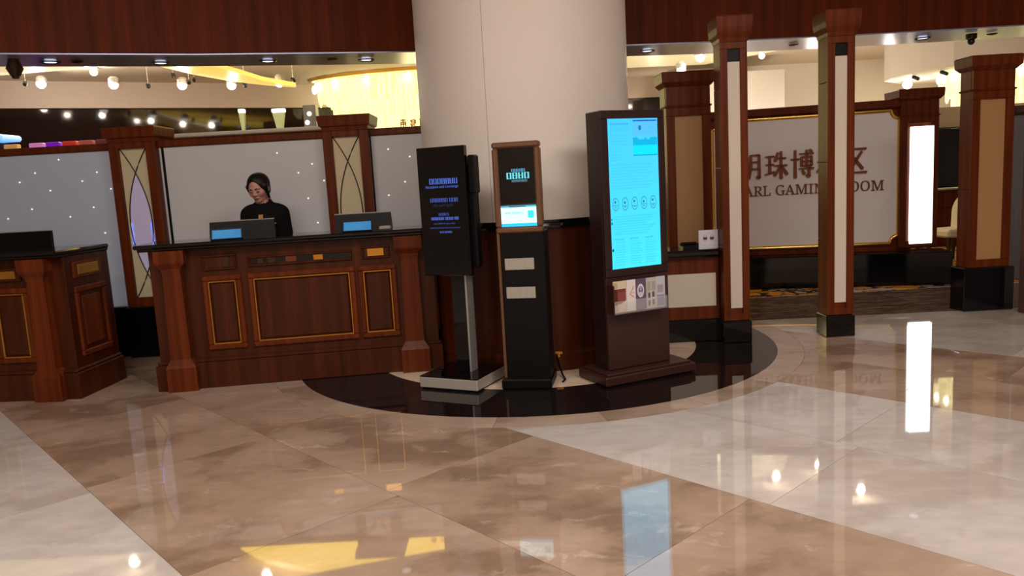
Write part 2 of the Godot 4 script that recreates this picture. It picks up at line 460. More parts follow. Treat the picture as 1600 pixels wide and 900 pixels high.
func floor_slabs() -> void:
	var bed := MB.new()
	bed.slab(PackedVector2Array([Vector2(-11, -19.5), Vector2(12, -19.5), Vector2(12, -2.0), Vector2(-11, -2.0)]), -0.2, -0.012)
	var fl := struct("floor", bed, M.grout)
	# the round base: black ring, cream ring inside it, tan border outside
	for q in [[1.5, 2.2, 14, "granite_black", "granite_slab"], [0.9, 1.5, 12, "marble_cream", "marble_slab"], [2.2, 2.42, 20, "marble_tan", "marble_slab"]]:
		for k in q[2]:
			var a0: float = TAU * (k + 0.5) / q[2]; var a1: float = TAU * (k + 1.5) / q[2]
			var outer := arc(CC, q[1], a0, a1, 72 / q[2] + 1); var inner := arc(CC, q[0], a1, a0, 72 / q[2] + 1)
			outer.append_array(inner)
			if Geometry2D.is_polygon_clockwise(outer): outer.reverse()
			slab_piece(fl, q[4], outer, M[q[3]])
	# slanting bands of light and brown marble
	var along := Vector2(0.68, 0.735).normalized(); var across := Vector2(0.735, -0.68).normalized()
	var hole := arc(CC, 2.42, 0, TAU * 71.0 / 72.0, 71)
	var room := PackedVector2Array([Vector2(-6.2, -9.0), Vector2(1.3, -9.0), Vector2(1.3, -7.96), Vector2(6.6, -7.764), Vector2(6.6, -2.0), Vector2(-6.2, -2.0)])
	if Geometry2D.is_polygon_clockwise(room): room.reverse()
	if Geometry2D.is_polygon_clockwise(hole): hole.reverse()
	var bands := [[-4.0, -2.9, 0], [-2.9, -1.1, 0], [-1.1, 1.02, 0], [1.02, 2.12, 1], [2.12, 3.22, 1], [3.22, 4.22, 0], [4.22, 5.21, 0], [5.21, 6.05, 1], [6.05, 6.9, 1], [6.9, 8.2, 0], [8.2, 9.6, 0], [9.6, 11.0, 1], [11.0, 13.0, 1]]
	for q in bands:
		var s: float = -14.0 + rng.randf() * 0.6
		while s < 6.0:
			var l := 1.5
			var cell := PackedVector2Array([across * q[0] + along * s, across * q[1] + along * s, across * q[1] + along * (s + l), across * q[0] + along * (s + l)])
			s += l
			if Geometry2D.is_polygon_clockwise(cell): cell.reverse()
			for w in Geometry2D.intersect_polygons(cell, room):
				var cut := Geometry2D.clip_polygons(w, hole)
				for x in cut:
					if Geometry2D.is_polygon_clockwise(x): continue
					slab_piece(fl, "marble_slab", x, M.marble_brown if q[2] == 1 else M.marble_light)
	# threshold of striated stone, then carpet
	for x0 in [1.3, 2.36, 3.42, 4.48, 5.54]:
		var x1: float = x0 + 1.06
		slab_piece(fl, "stone_slab", PackedVector2Array([Vector2(x0, -9.3), Vector2(x0, -7.96 + (x0 - 1.3) * 0.037), Vector2(x1, -7.96 + (x1 - 1.3) * 0.037), Vector2(x1, -9.3)]), M.stone_brown)
	struct("floor_carpet", boxed(Vector3(0.5, -0.018, -14.42), Vector3(23, 0.04, 10.2)), M.carpet)
	for o in [[-8.65, 4.8], [9.3, 5.4]]:
		struct("floor_side", boxed(Vector3(o[0], -0.05, -5.5), Vector3(o[1], 0.1, 7.0)), M.marble_light)

func beam() -> void:
	var front := [Vector2(-11, -5.3), Vector2(-7.6, -6.35), Vector2(-4.6, -7.35), Vector2(-3.04, -7.93), Vector2(-1.84, -8.25), Vector2(-0.84, -8.5), Vector2(1.5, -8.84), Vector2(2.42, -8.93), Vector2(3.05, -8.96), Vector2(4.12, -9.01), Vector2(5.24, -9.0), Vector2(7.0, -8.95), Vector2(12, -8.6)]
	var back := [Vector2(-11, -5.95), Vector2(-7.9, -6.98), Vector2(-5.0, -7.97), Vector2(-3.45, -8.55), Vector2(-2.01, -8.98), Vector2(-0.9, -9.28), Vector2(1.63, -9.62), Vector2(2.53, -9.77), Vector2(3.2, -9.82), Vector2(4.2, -9.86), Vector2(5.4, -9.86), Vector2(7.1, -9.8), Vector2(12, -9.5)]
	var b := MB.new(); var s := MB.new()
	for i in front.size() - 1:
		var f0: Vector2 = front[i]; var f1: Vector2 = front[i + 1]; var k0: Vector2 = back[i]; var k1: Vector2 = back[i + 1]
		var poly := PackedVector2Array([f0, f1, k1, k0])
		b.slab(poly, 3.02, 5.3)
		s.slab(poly, 3.006, 3.019)
	struct("beam_fascia", b, M.wood_dark)
	struct("trim_soffit", s, M.soffit_mirror)
	var lights := [[-4.4, -7.81, "beside the bronze detector"], [-3.49, -8.2, "above the first lattice pillar"], [-2.46, -8.45, "above the clerk"], [-1.46, -8.72, "above the chandelier"], [1.72, -9.2, "just right of the round column"], [5.03, -9.4, "above the glowing white panel at the right"]]
	for q in lights:
		var t := thing("downlight", "recessed downlight in the mirrored soffit " + q[2], "downlight", Vector3(q[0], 2.995, q[1]), 0.0, "downlights in the beam soffit")
		var rim := MB.new(); rim.lathe(Vector3.ZERO, [[0.05, 0.0], [0.085, -0.012], [0.095, 0.0]], 20); obj("rim", rim, M.bronze, t)
		var d := MB.new(); d.lathe(Vector3.ZERO, [[0.0, -0.004], [0.055, -0.004], [0.055, 0.0]], 20); obj("lamp_lens", d, M.lamp_dim, t)
	for q in [[-4.16, -7.85, "left of the first lattice pillar"], [-1.8, -8.58, "left of the chandelier"], [3.48, -9.35, "between the two slim posts"], [5.83, -9.36, "above the tall pillar at the right"]]:
		var d := MB.new(); d.lathe(Vector3(q[0], 2.995, q[1]), [[0.0, -0.02], [0.05, -0.012], [0.06, 0.0]], 18)
		tag(obj("sprinkler_cap", d, M.bronze), "small dark round cap in the mirrored soffit " + q[2], "ceiling cap", "dark caps in the soffit")
	var t := thing("smoke_detector", "bronze diamond shaped detector hanging from the soffit at the far left", "detector", Vector3(-4.6, 2.995, -7.55))
	var m := MB.new(); m.lathe(Vector3.ZERO, [[0.0, -0.17], [0.04, -0.16], [0.075, -0.09], [0.05, -0.02], [0.05, 0.0]], 20); obj("housing", m, M.bronze, t)
	m = MB.new(); m.lathe(Vector3.ZERO, [[0.0, -0.185], [0.03, -0.18], [0.035, -0.16]], 16); obj("sensor_tip", m, M.black_fitting, t)
	t = thing("surveillance_camera", "small bronze camera hanging from the soffit above the tall right pillar", "camera", Vector3(5.55, 2.995, -9.3))
	m = MB.new(); m.lathe(Vector3.ZERO, [[0.045, -0.06], [0.06, -0.05], [0.06, 0.0]], 18); obj("mount", m, M.bronze, t)
	m = MB.new(); m.ball(Vector3(0, -0.085, 0), Vector3(0.04, 0.04, 0.04)); obj("camera_dome", m, M.black_gloss, t)

func column() -> void:
	var t := thing("round_column", "big round cream column with wood wainscot rising behind the three kiosks", "column", Vector3(CC.x, 0, CC.y))
	for k in 4:
		var b := MB.new(); var a := deg_to_rad(-20.0) + k * PI / 2 + 0.0012
		b.lathe(Vector3.ZERO, [[0.9, 1.26], [0.955, 1.26], [0.955, 5.2], [0.9, 5.2]], 28, a, a + PI / 2 - 0.0024)
		obj("shaft_panel", b, M.column_cream, t)
	var w := MB.new(); w.lathe(Vector3.ZERO, [[0.985, 0.0], [0.985, 1.2]], 72); obj("wainscot", w, M.wood, t)
	w = MB.new(); w.lathe(Vector3.ZERO, [[0.985, 0.0], [1.01, 0.0], [1.01, 0.14], [0.985, 0.16]], 72); obj("skirting", w, M.wood, t)
	w = MB.new(); w.lathe(Vector3.ZERO, [[0.98, 1.2], [1.02, 1.2], [1.025, 1.215], [1.02, 1.235], [0.95, 1.24], [0.95, 1.262]], 72); obj("cap_rail", w, M.black_gloss, t)

# ------------------------------------------------------------------ reception
func screens() -> void:
	var stars_l := [[-4.512, 2.056], [-4.768, 1.935], [-4.936, 1.851], [-4.638, 1.751], [-4.302, 1.829], [-4.142, 1.91], [-4.022, 1.736], [-4.849, 1.575], [-5.106, 1.491], [-4.471, 1.476], [-4.221, 1.559], [-4.137, 1.293]]
	var stars_m := [[-1.958, 1.873], [-2.105, 1.791], [-1.851, 1.7], [-2.028, 1.529], [-1.953, 1.276], [-2.302, 2.001]]
	var stars_r := [[-1.176, 1.977], [-0.962, 1.892], [-1.029, 1.642], [-1.205, 1.515], [-0.853, 1.77]]
	for q in [[-6.6, -3.9, stars_l, "grey partition screen at the far left with the most crystal studs"], [-3.5, -1.76, stars_m, "grey partition screen behind the clerk with a few studs at its right"], [-1.4, -0.6, stars_r, "narrow grey partition screen between lattice pillar and column"]]:
		var w: float = q[1] - q[0]; var cx: float = (q[0] + q[1]) * 0.5
		var t := thing("partition_screen", q[3], "partition", Vector3(cx, 0, -7.95), 0.0, "partition screens behind reception")
		obj("panel", boxed(Vector3(0, 1.32, 0), Vector3(w, 1.6, 0.06), 0.004), M.panel_grey_bluelit if cx < -4.0 else M.panel_grey, t)
		obj("plinth", boxed(Vector3(0, 0.26, 0), Vector3(w, 0.52, 0.16), 0.006), M.black_gloss, t)
		obj("top_rail", boxed(Vector3(0, 2.155, 0), Vector3(w, 0.07, 0.11), 0.008), M.wood_red, t)
		obj("edge_strip", boxed(Vector3(-w * 0.5 + 0.045, 1.32, 0.032), Vector3(0.025, 1.6, 0.01), 0.002), M.black_satin, t)
		for s in q[2]:
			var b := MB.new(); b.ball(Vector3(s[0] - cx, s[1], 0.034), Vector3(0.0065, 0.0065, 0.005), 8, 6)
			obj("crystal_sparkle", b, M.stud_sparkle, t)  # the studs' sparkle is put into their own glow
	for q in [[-3.71, "wooden lattice pillar at left, its cream panel glowing blue low down"], [-1.575, "wooden lattice pillar behind the right monitor, near the column"]]:
		var t := thing("lattice_pillar", q[1], "pillar", Vector3(q[0], 0, -8.0), 0.0, "lattice pillars between the partition screens")
		obj("plinth", boxed(Vector3(0, 0.26, 0.0), Vector3(0.5, 0.52, 0.46), 0.008), M.black_gloss, t)
		obj("core", boxed(Vector3(0, 1.35, -0.02), Vector3(0.44, 1.66, 0.36), 0.004), M.wood_red, t)
		for s in [-1, 1]:
			obj("stile", boxed(Vector3(s * 0.1825, 1.35, 0.18), Vector3(0.095, 1.66, 0.05), 0.006), M.wood_red, t)
		obj("bottom_rail", boxed(Vector3(0, 0.57, 0.18), Vector3(0.27, 0.1, 0.05), 0.005), M.wood_red, t)
		obj("top_rail", boxed(Vector3(0, 2.15, 0.18), Vector3(0.27, 0.06, 0.05), 0.005), M.wood_red, t)
		obj("glass_panel", boxed(Vector3(0, 1.37, 0.166), Vector3(0.268, 1.51, 0.008)), M.panel_glass, t)
		for s in [-1, 1]:
			var pts := []
			for i in 33:
				var u := -1.0 + i / 16.0
				pts.append(Vector3(s * (0.13 - 0.24 * (1.0 - u * u)), 1.37 + u * 0.75, 0.174))
			var b := MB.new(); b.tube(pts, 0.006, 6); obj("lattice_arc", b, M.bronze, t)
		if q[0] < -3.0:
			var lens := PackedVector2Array()
			for i in 25:
				var u := -0.69 + 1.38 * i / 24.0
				lens.append(Vector2(0.13 - 0.24 * (1.0 - u * u), 1.37 + u * 0.75))
			for i in range(1, 24):
				var u := 0.69 - 1.38 * i / 24.0
				lens.append(Vector2(-0.13 + 0.24 * (1.0 - u * u), 1.37 + u * 0.75))
			var lb := MB.new(); lb.plate(lens, 0.170, 0.1715); obj("backlit_lens", lb, M.backlit_lens_glow, t)  # backlight put into the glass piece's own glow
			for s in [-1, 1]:
				obj("blue_glow_strip", boxed(Vector3(s * 0.1, 1.27, 0.1735), Vector3(0.022, 0.22, 0.006), 0.002), M.blue_neon_glow, t)  # blue neon showing through the glass, painted as glowing strips
		var c := MB.new(); c.stack(Vector3.ZERO, [[2.18, 0.225, 0.205], [2.22, 0.235, 0.215], [2.225, 0.25, 0.23], [2.24, 0.255, 0.235], [2.32, 0.265, 0.245], [2.33, 0.26, 0.24]])
		obj("cap", c, M.wood_red, t)

func frame_bars(b: MB, x0: float, x1: float, y0: float, y1: float, z: float, w: float, d: float, bev := 0.003) -> void:
	b.box(Vector3((x0 + x1) * 0.5, y1 - w * 0.5, z), Vector3(x1 - x0, w, d), bev)
	b.box(Vector3((x0 + x1) * 0.5, y0 + w * 0.5, z), Vector3(x1 - x0, w, d), bev)
	b.box(Vector3(x0 + w * 0.5, (y0 + y1) * 0.5, z), Vector3(w, y1 - y0 - 2 * w, d), bev)
	b.box(Vector3(x1 - w * 0.5, (y0 + y1) * 0.5, z), Vector3(w, y1 - y0 - 2 * w, d), bev)

func counter(label: String, at: Vector3, turn: float, D := 0.42) -> void:       # origin: front left corner; x runs along the front
	var t := thing("reception_counter", label, "counter", at, turn, "reception counters")
	var W := 2.34
	obj("body", boxed(Vector3(W / 2, 0.6, -0.06 - D / 2), Vector3(W, 1.2, D), 0.004), M.wood, t)
	var b := MB.new(); b.box(Vector3(W / 2, 0.11, -D / 2 - 0.04), Vector3(W + 0.06, 0.22, D + 0.06), 0.006); b.box(Vector3(W / 2, 0.232, -D / 2 - 0.045), Vector3(W + 0.035, 0.03, D + 0.04), 0.01)
	obj("plinth", b, M.wood, t)
	b = MB.new(); b.box(Vector3(W / 2 - 0.025, 1.222, -D / 2 + 0.0), Vector3(W + 0.1, 0.035, D + 0.12), 0.012); b.box(Vector3(W / 2 - 0.02, 1.195, -D / 2 - 0.02), Vector3(W + 0.06, 0.03, D + 0.1), 0.01)
	obj("countertop", b, M.black_gloss, t)
	for x in [0.19, 2.13]:
		b = MB.new()
		b.stack(Vector3(x, 0, -0.05), [[0.0, 0.12, 0.1], [0.2, 0.12, 0.1], [0.225, 0.11, 0.09], [0.27, 0.082, 0.075], [0.98, 0.072, 0.066], [1.03, 0.08, 0.074], [1.075, 0.115, 0.1], [1.09, 0.118, 0.104], [1.18, 0.118, 0.104]])
		b.box(Vector3(x, 0.625, 0.012), Vector3(0.085, 0.62, 0.02), 0.004)
		obj("pilaster", b, M.wood_red, t)
	# raised panels with gilt beads
	for q in [[0.45, 0.68, 0.36, 0.90], [0.82, 1.62, 0.36, 0.90], [1.73, 1.97, 0.36, 0.90]]:
		b = MB.new(); frame_bars(b, q[0] - 0.045, q[1] + 0.045, q[2] - 0.045, q[3] + 0.045, -0.052, 0.045, 0.03, 0.01)
		var pn := obj("panel_moulding", b, M.wood_red, t)
		b = MB.new(); frame_bars(b, q[0] + 0.0, q[1] - 0.0, q[2] + 0.0, q[3] - 0.0, -0.05, 0.014, 0.022, 0.005)
		obj("gilt_bead", b, M.gold, pn)
		b = MB.new(); b.stack(Vector3((q[0] + q[1]) * 0.5, (q[2] + q[3]) * 0.5, -0.06), [[0.0, (q[1] - q[0]) * 0.5 - 0.016, (q[3] - q[2]) * 0.5 - 0.016], [0.012, (q[1] - q[0]) * 0.5 - 0.03, (q[3] - q[2]) * 0.5 - 0.03]], Basis(Vector3.RIGHT, PI / 2))
		obj("raised_panel", b, M.wood, pn)
	for q in [[0.42, 0.70, 0.99, 1.12, [[0.58, 0.64, 0]]], [0.79, 1.65, 1.0, 1.09, [[0.87, 0.92, 0], [0.95, 1.02, 0], [1.10, 1.19, 1], [1.33, 1.41, 2]]], [1.73, 1.97, 1.0, 1.11, [[1.78, 1.92, 2]]]]:
		b = MB.new(); frame_bars(b, q[0], q[1], q[2], q[3], -0.053, 0.02, 0.024, 0.006)
		var fr := obj("frieze_frame", b, M.wood, t)
		b = MB.new(); b.box(Vector3((q[0] + q[1]) * 0.5, (q[2] + q[3]) * 0.5, -0.058), Vector3(q[1] - q[0] - 0.04, q[3] - q[2] - 0.04, 0.006)); obj("frieze_panel", b, M.black_gloss if q[4].size() > 1 else M.wood, fr)
		for g in q[4]:
			obj("brass_plate", boxed(Vector3((g[0] + g[1]) * 0.5, (q[2] + q[3]) * 0.5, -0.052), Vector3(g[1] - g[0], q[3] - q[2] - 0.044, 0.008), 0.002), [M.bronze, M.copper, M.gold][g[2]], fr)
	# right-hand end
	var side := Basis(Vector3.UP, PI / 2)
	b = MB.new()
	var e := MB.new(); frame_bars(e, -D * 0.36, D * 0.34, 0.33, 0.92, 0.0, 0.05, 0.03, 0.012)
	for i in e.v.size():
		b.v.append(side * e.v[i] + Vector3(W + 0.004, 0, -D / 2 - 0.06)); b.n.append(side * e.n[i]); b.uv.append(e.uv[i])
	obj("panel_moulding", b, M.wood_red, t)
	b = MB.new(); b.box(Vector3(W + 0.004, 0.625, -D / 2 - 0.04), Vector3(0.018, 0.42, D * 0.7 - 0.18), 0.007); obj("raised_panel", b, M.wood_red, t)
	b = MB.new(); b.box(Vector3(W + 0.004, 1.06, -D / 2 - 0.04), Vector3(0.02, 0.14, D * 0.62), 0.008)
	var ef := obj("frieze_frame", b, M.wood_red, t)
	obj("brass_plate", boxed(Vector3(W + 0.016, 1.06, -D / 2 - 0.04), Vector3(0.01, 0.085, D * 0.46), 0.003), M.gold, ef)
	# a staff desk of its own stands behind
	var dk := thing("staff_desk", "low wooden staff desk hidden behind the " + ("middle" if D < 0.5 else "left") + " reception counter", "desk", at, turn, "staff desks")
	obj("desktop", boxed(Vector3(W / 2 - (0.0 if D < 0.5 else 0.3), 0.93, -D - 0.23), Vector3(W - (0.1 if D < 0.5 else 0.7), 0.04, 0.28), 0.006), M.wood, dk)
	for x in [0.1, W - (0.1 if D < 0.5 else 0.7)]: obj("side_panel", boxed(Vector3(x, 0.455, -D - 0.23), Vector3(0.03, 0.91, 0.24), 0.003), M.wood, dk)

# ------------------------------------------------------------------ gaming room entrance
func pillar_parts(t: Node3D, w: float, d: float, y0: float, y1: float, panel: Material, with_base: bool) -> void:
	if with_base:
		obj("plinth", boxed(Vector3(0, y0 * 0.5, 0), Vector3(w + 0.1, y0, d + 0.03), 0.01), M.black_gloss, t)
	for k in 2:
		var ya := y0 if k == 0 else 1.24
		var yb := 1.236 if k == 0 else y1 - 0.12
		obj("shaft_section", boxed(Vector3(0, (ya + yb) * 0.5, -0.02), Vector3(w, yb - ya, d - 0.04), 0.004), M.wood_red, t)
	var pw := w * 0.62
	var b := MB.new(); frame_bars(b, -w * 0.5, w * 0.5, y0 + 0.001, y1 - 0.34, d * 0.5 - 0.02, (w - pw) * 0.5, 0.04, 0.004); obj("front_frame", b, M.wood_red, t)
	obj("inset_panel", boxed(Vector3(0, (y0 + y1 - 0.34) * 0.5, d * 0.5 - 0.032), Vector3(pw, y1 - 0.34 - y0 - (w - pw), 0.012)), panel, t)
	b = MB.new(); b.stack(Vector3.ZERO, [[y1 - 0.34, w * 0.5 + 0.006, d * 0.5 + 0.006], [y1 - 0.325, w * 0.5 + 0.012, d * 0.5 + 0.012], [y1 - 0.318, w * 0.5 - 0.004, d * 0.5 - 0.004], [y1 - 0.13, w * 0.5 - 0.004, d * 0.5 - 0.004]])
	obj("neck", b, M.wood_red, t)
	b = MB.new(); b.stack(Vector3.ZERO, [[y1 - 0.14, w * 0.5 + 0.005, d * 0.5 + 0.005], [y1 - 0.11, w * 0.5 + 0.03, d * 0.5 + 0.03], [y1 - 0.1, w * 0.5 + 0.04, d * 0.5 + 0.04], [y1 - 0.012, w * 0.5 + 0.045, d * 0.5 + 0.045], [y1, w * 0.5 + 0.035, d * 0.5 + 0.035]])
	obj("cap", b, M.wood_red, t)

func entrance() -> void:
	# slim posts
	for q in [[2.055, "slim wooden post ending the half wall, white strip down its face"], [3.005, "slim wooden post standing alone on the marble before the sign"]]:
		var t := thing("slim_post", q[1], "post", Vector3(q[0], 0, -7.05), 0.0, "slim posts by the gaming room")
		obj("plinth", boxed(Vector3(0, 0.1, 0), Vector3(0.265, 0.2, 0.24), 0.008), M.black_gloss, t)
		var b := MB.new()
		for y in [[0.2, 0.9], [0.903, 1.6], [1.603, 2.3], [2.303, 2.7]]:
			obj("shaft_section", boxed(Vector3(0, (y[0] + y[1]) * 0.5, -0.012), Vector3(0.24, y[1] - y[0], 0.196), 0.003), M.wood_red, t)
		frame_bars(b, -0.12, 0.12, 0.205, 2.695, 0.095, 0.065, 0.026, 0.003); obj("front_frame", b, M.wood_red, t)
		obj("white_strip", boxed(Vector3(0, 1.42, 0.092), Vector3(0.108, 2.2, 0.01)), M.panel_cream, t)
		obj("dark_recess", boxed(Vector3(0, 2.578, 0.089), Vector3(0.108, 0.115, 0.008)), M.black_satin, t)
		b = MB.new(); b.stack(Vector3.ZERO, [[2.69, 0.125, 0.115], [2.72, 0.13, 0.12], [2.75, 0.15, 0.14], [2.76, 0.155, 0.145], [2.765, 0.15, 0.14], [2.81, 0.156, 0.146], [2.9, 0.16, 0.15], [2.91, 0.155, 0.145]])
		obj("cap", b, M.wood_red, t)
	# half wall from the column to the first post
	var t := thing("half_wall", "low wooden half wall with cream panel between column and slim post", "half wall", Vector3(1.53, 0, -7.25))
	obj("plinth", boxed(Vector3(0, 0.105, 0), Vector3(0.8, 0.21, 0.38), 0.008), M.black_gloss, t)
	obj("body", boxed(Vector3(0, 0.505, 0), Vector3(0.8, 0.59, 0.34), 0.004), M.wood_red, t)
	obj("inset_panel", boxed(Vector3(0.05, 0.488, 0.168), Vector3(0.64, 0.31, 0.012), 0.002), M.panel_cream, t)
	var b := MB.new(); b.box(Vector3(0, 0.835, 0.01), Vector3(0.8, 0.07, 0.46), 0.025); obj("countertop", b, M.black_gloss, t)
	# tall panelled pillars
	t = thing("panelled_pillar", "wooden pillar with tan panel rising behind the half wall", "pillar", Vector3(1.83, 0, -7.86), 0.0, "pillars with tan panels")
	pillar_parts(t, 0.44, 0.3, 0.42, 2.555, M.panel_tan, true)
	t = thing("panelled_pillar", "tallest wooden pillar with tan panel and black plinth at the far right", "pillar", Vector3(4.875, 0, -7.87), 0.0, "pillars with tan panels")
	pillar_parts(t, 0.42, 0.22, 0.45, 2.555, M.panel_tan, true)
	# the lit one
	t = thing("lit_pillar", "dark wooden pillar with a glowing white panel right of the sign", "pillar", Vector3(5.215, 0, -9.92), deg_to_rad(-3.0))
	pillar_parts(t, 0.47, 0.34, 0.46, 2.445, M.wood_red, false)
	obj("light_panel", boxed(Vector3(0.03, 1.245, 0.164), Vector3(0.285, 1.47, 0.03), 0.006), M.panel_lit, t)
	area(Vector3(5.245, 1.245, -9.71), Vector3(0, 0, 1), Vector2(0.28, 1.46), Color(0.95, 0.98, 1.0), 0.5)
	# polished panel and grey column at the right border
	t = thing("polished_partition", "dark polished brown partition cut off by the right edge", "partition", Vector3(5.075, 0, -7.12))
	obj("panel", boxed(Vector3(0.03, 1.0, 0), Vector3(0.06, 2.0, 0.95), 0.006), M.polished_brown, t)
	obj("top_rail", boxed(Vector3(0.03, 2.02, 0), Vector3(0.08, 0.05, 0.97), 0.006), M.wood_red, t)
	t = thing("grey_column", "shiny grey round column seen behind the tall right pillar", "column", Vector3(6.62, 0, -9.9))
	b = MB.new(); b.lathe(Vector3.ZERO, [[0.36, 0.0], [0.36, 2.05], [0.0, 2.05]], 40); obj("shaft", b, M.grey_gloss, t)
	b = MB.new(); b.lathe(Vector3.ZERO, [[0.39, 2.05], [0.4, 2.08], [0.4, 2.16], [0.0, 2.16]], 40); obj("collar", b, M.bronze, t)
	t = thing("far_pillar", "wooden pillar top peeping past the tall right pillar at the frame edge", "pillar", Vector3(6.33, 0, -9.1))
	b = MB.new(); b.stack(Vector3.ZERO, [[0.0, 0.2, 0.1], [2.1, 0.2, 0.1]]); obj("shaft", boxed(Vector3(0.15, 1.35, 0), Vector3(0.3, 2.7, 0.3), 0.006), M.wood_red, t)
	obj("cap", boxed(Vector3(0.15, 2.78, 0), Vector3(0.42, 0.16, 0.42), 0.01), M.wood_red, t)

func sign_wall() -> void:
	var t := thing("sign_wall", "wood framed sign wall with gold trim and copper gaming room lettering", "sign", Vector3(4.05, 0, -10.0), deg_to_rad(-11.0))
	obj("plinth", boxed(Vector3(0.03, 0.21, 0.02), Vector3(3.0, 0.42, 0.42), 0.012), M.black_gloss, t)
	obj("frame", boxed(Vector3(-0.19, 1.37, -0.1), Vector3(2.6, 1.9, 0.16), 0.006), M.wood_dark, t)
	var b := MB.new(); b.box(Vector3(-0.19, 2.28, -0.08), Vector3(2.64, 0.1, 0.24), 0.012); obj("cornice", b, M.wood_dark, t)
	# panel with notched, rounded corners and its gilt border
	var outline := func(x0: float, x1: float, y0: float, y1: float, r: float) -> PackedVector2Array:
		var out := PackedVector2Array()
		for c in [[x1, y1, -PI / 2, -PI], [x0, y1, 0.0, -PI / 2], [x0, y0, PI / 2, 0.0], [x1, y0, PI, PI / 2]]:
			for i in 9:
				var a: float = lerpf(c[2], c[3], i / 8.0)
				out.append(Vector2(c[0], c[1]) + Vector2(cos(a), sin(a)) * r)
		return out
	var pol: PackedVector2Array = outline.call(-1.34, 0.955, 0.52, 2.2, 0.1)
	b = MB.new(); b.plate(pol, -0.02, -0.008); obj("panel", b, M.sign_panel, t)
	var pts := []
	for q in pol: pts.append(Vector3(q.x, q.y, -0.004))
	pts.append(pts[0])
	b = MB.new(); b.tube(pts, 0.026, 8); obj("gilt_trim", b, M.gold_bright, t)
	# the characters, stroke by stroke, on a 100 by 100 grid
	var glyphs := [
		[[8, 18, 8, 80], [8, 18, 38, 18], [38, 18, 38, 80], [8, 47, 38, 47], [8, 77, 38, 77], [53, 12, 53, 58, 42, 94], [53, 12, 90, 12], [90, 12, 90, 92, 80, 88], [53, 36, 90, 36], [53, 60, 90, 60]],
		[[5, 20, 40, 20], [6, 48, 38, 48], [2, 82, 42, 74], [22, 20, 22, 78], [58, 8, 46, 36], [54, 27, 92, 27], [44, 52, 97, 52], [72, 4, 72, 97], [70, 54, 44, 86], [74, 54, 99, 84]],
		[[2, 34, 36, 34], [19, 4, 19, 97], [40, 16, 98, 16], [48, 27, 48, 57], [48, 27, 90, 27], [90, 27, 90, 57], [48, 42, 90, 42], [48, 57, 90, 57], [69, 4, 69, 60], [82, 3, 92, 11], [38, 67, 99, 67], [80, 60, 80, 95, 70, 90], [52, 75, 60, 86]],
		[[48, 4, 8, 15], [11, 24, 18, 36], [28, 21, 33, 33], [52, 19, 43, 34], [3, 48, 57, 48], [30, 38, 30, 97], [28, 50, 3, 82], [32, 50, 57, 76], [92, 5, 64, 30], [95, 34, 62, 62], [99, 63, 58, 97]],
		[[6, 10, 94, 10], [14, 10, 14, 90], [14, 90, 97, 90], [76, 20, 28, 78], [30, 28, 80, 78]]]
	for k in 5:
		b = MB.new()
		var x0 := -1.0 + 0.323 * k
		for st in glyphs[k]:
			for i in range(0, st.size() - 2, 2):
				var p0 := Vector2(x0 + st[i] * 0.0028, 1.785 - st[i + 1] * 0.0037); var p1 := Vector2(x0 + st[i + 2] * 0.0028, 1.785 - st[i + 3] * 0.0037)
				var d := (p1 - p0).normalized()
				var flat := absf(d.x) > 0.95
				var th := 0.009 if flat else 0.0155
				var nn := Vector2(-d.y, d.x) * th
				var tail := nn * (1.35 if not flat else 1.6)
				var poly := PackedVector2Array([p0 + nn - d * 0.006, p1 + tail, p1 + d * 0.012, p1 - tail, p0 - nn - d * 0.006])
				b.plate(poly, -0.008, 0.022)
		obj("letter", b, M.copper, t)
	var f := SystemFont.new(); f.font_names = PackedStringArray(["Droid Serif"])
	var txt := "PEARL GAMING ROOM"; var fs := 64
	var full := f.get_string_size(txt, HORIZONTAL_ALIGNMENT_LEFT, -1, fs).x
	var kx := 1.95 / full
	for i in txt.length():
		if txt[i] == " ": continue
		var tm := TextMesh.new(); tm.font = f; tm.font_size = fs; tm.text = txt[i]; tm.pixel_size = kx; tm.depth = 0.02
		tm.horizontal_alignment = HORIZONTAL_ALIGNMENT_LEFT; tm.vertical_alignment = VERTICAL_ALIGNMENT_BOTTOM
		var o := obj("letter", tm, M.copper, t)
		var lead := f.get_string_size(txt.substr(0, i), HORIZONTAL_ALIGNMENT_LEFT, -1, fs).x
		o.position = Vector3(-1.166 + lead * kx, 1.21 - f.get_descent(fs) * kx, 0.003)

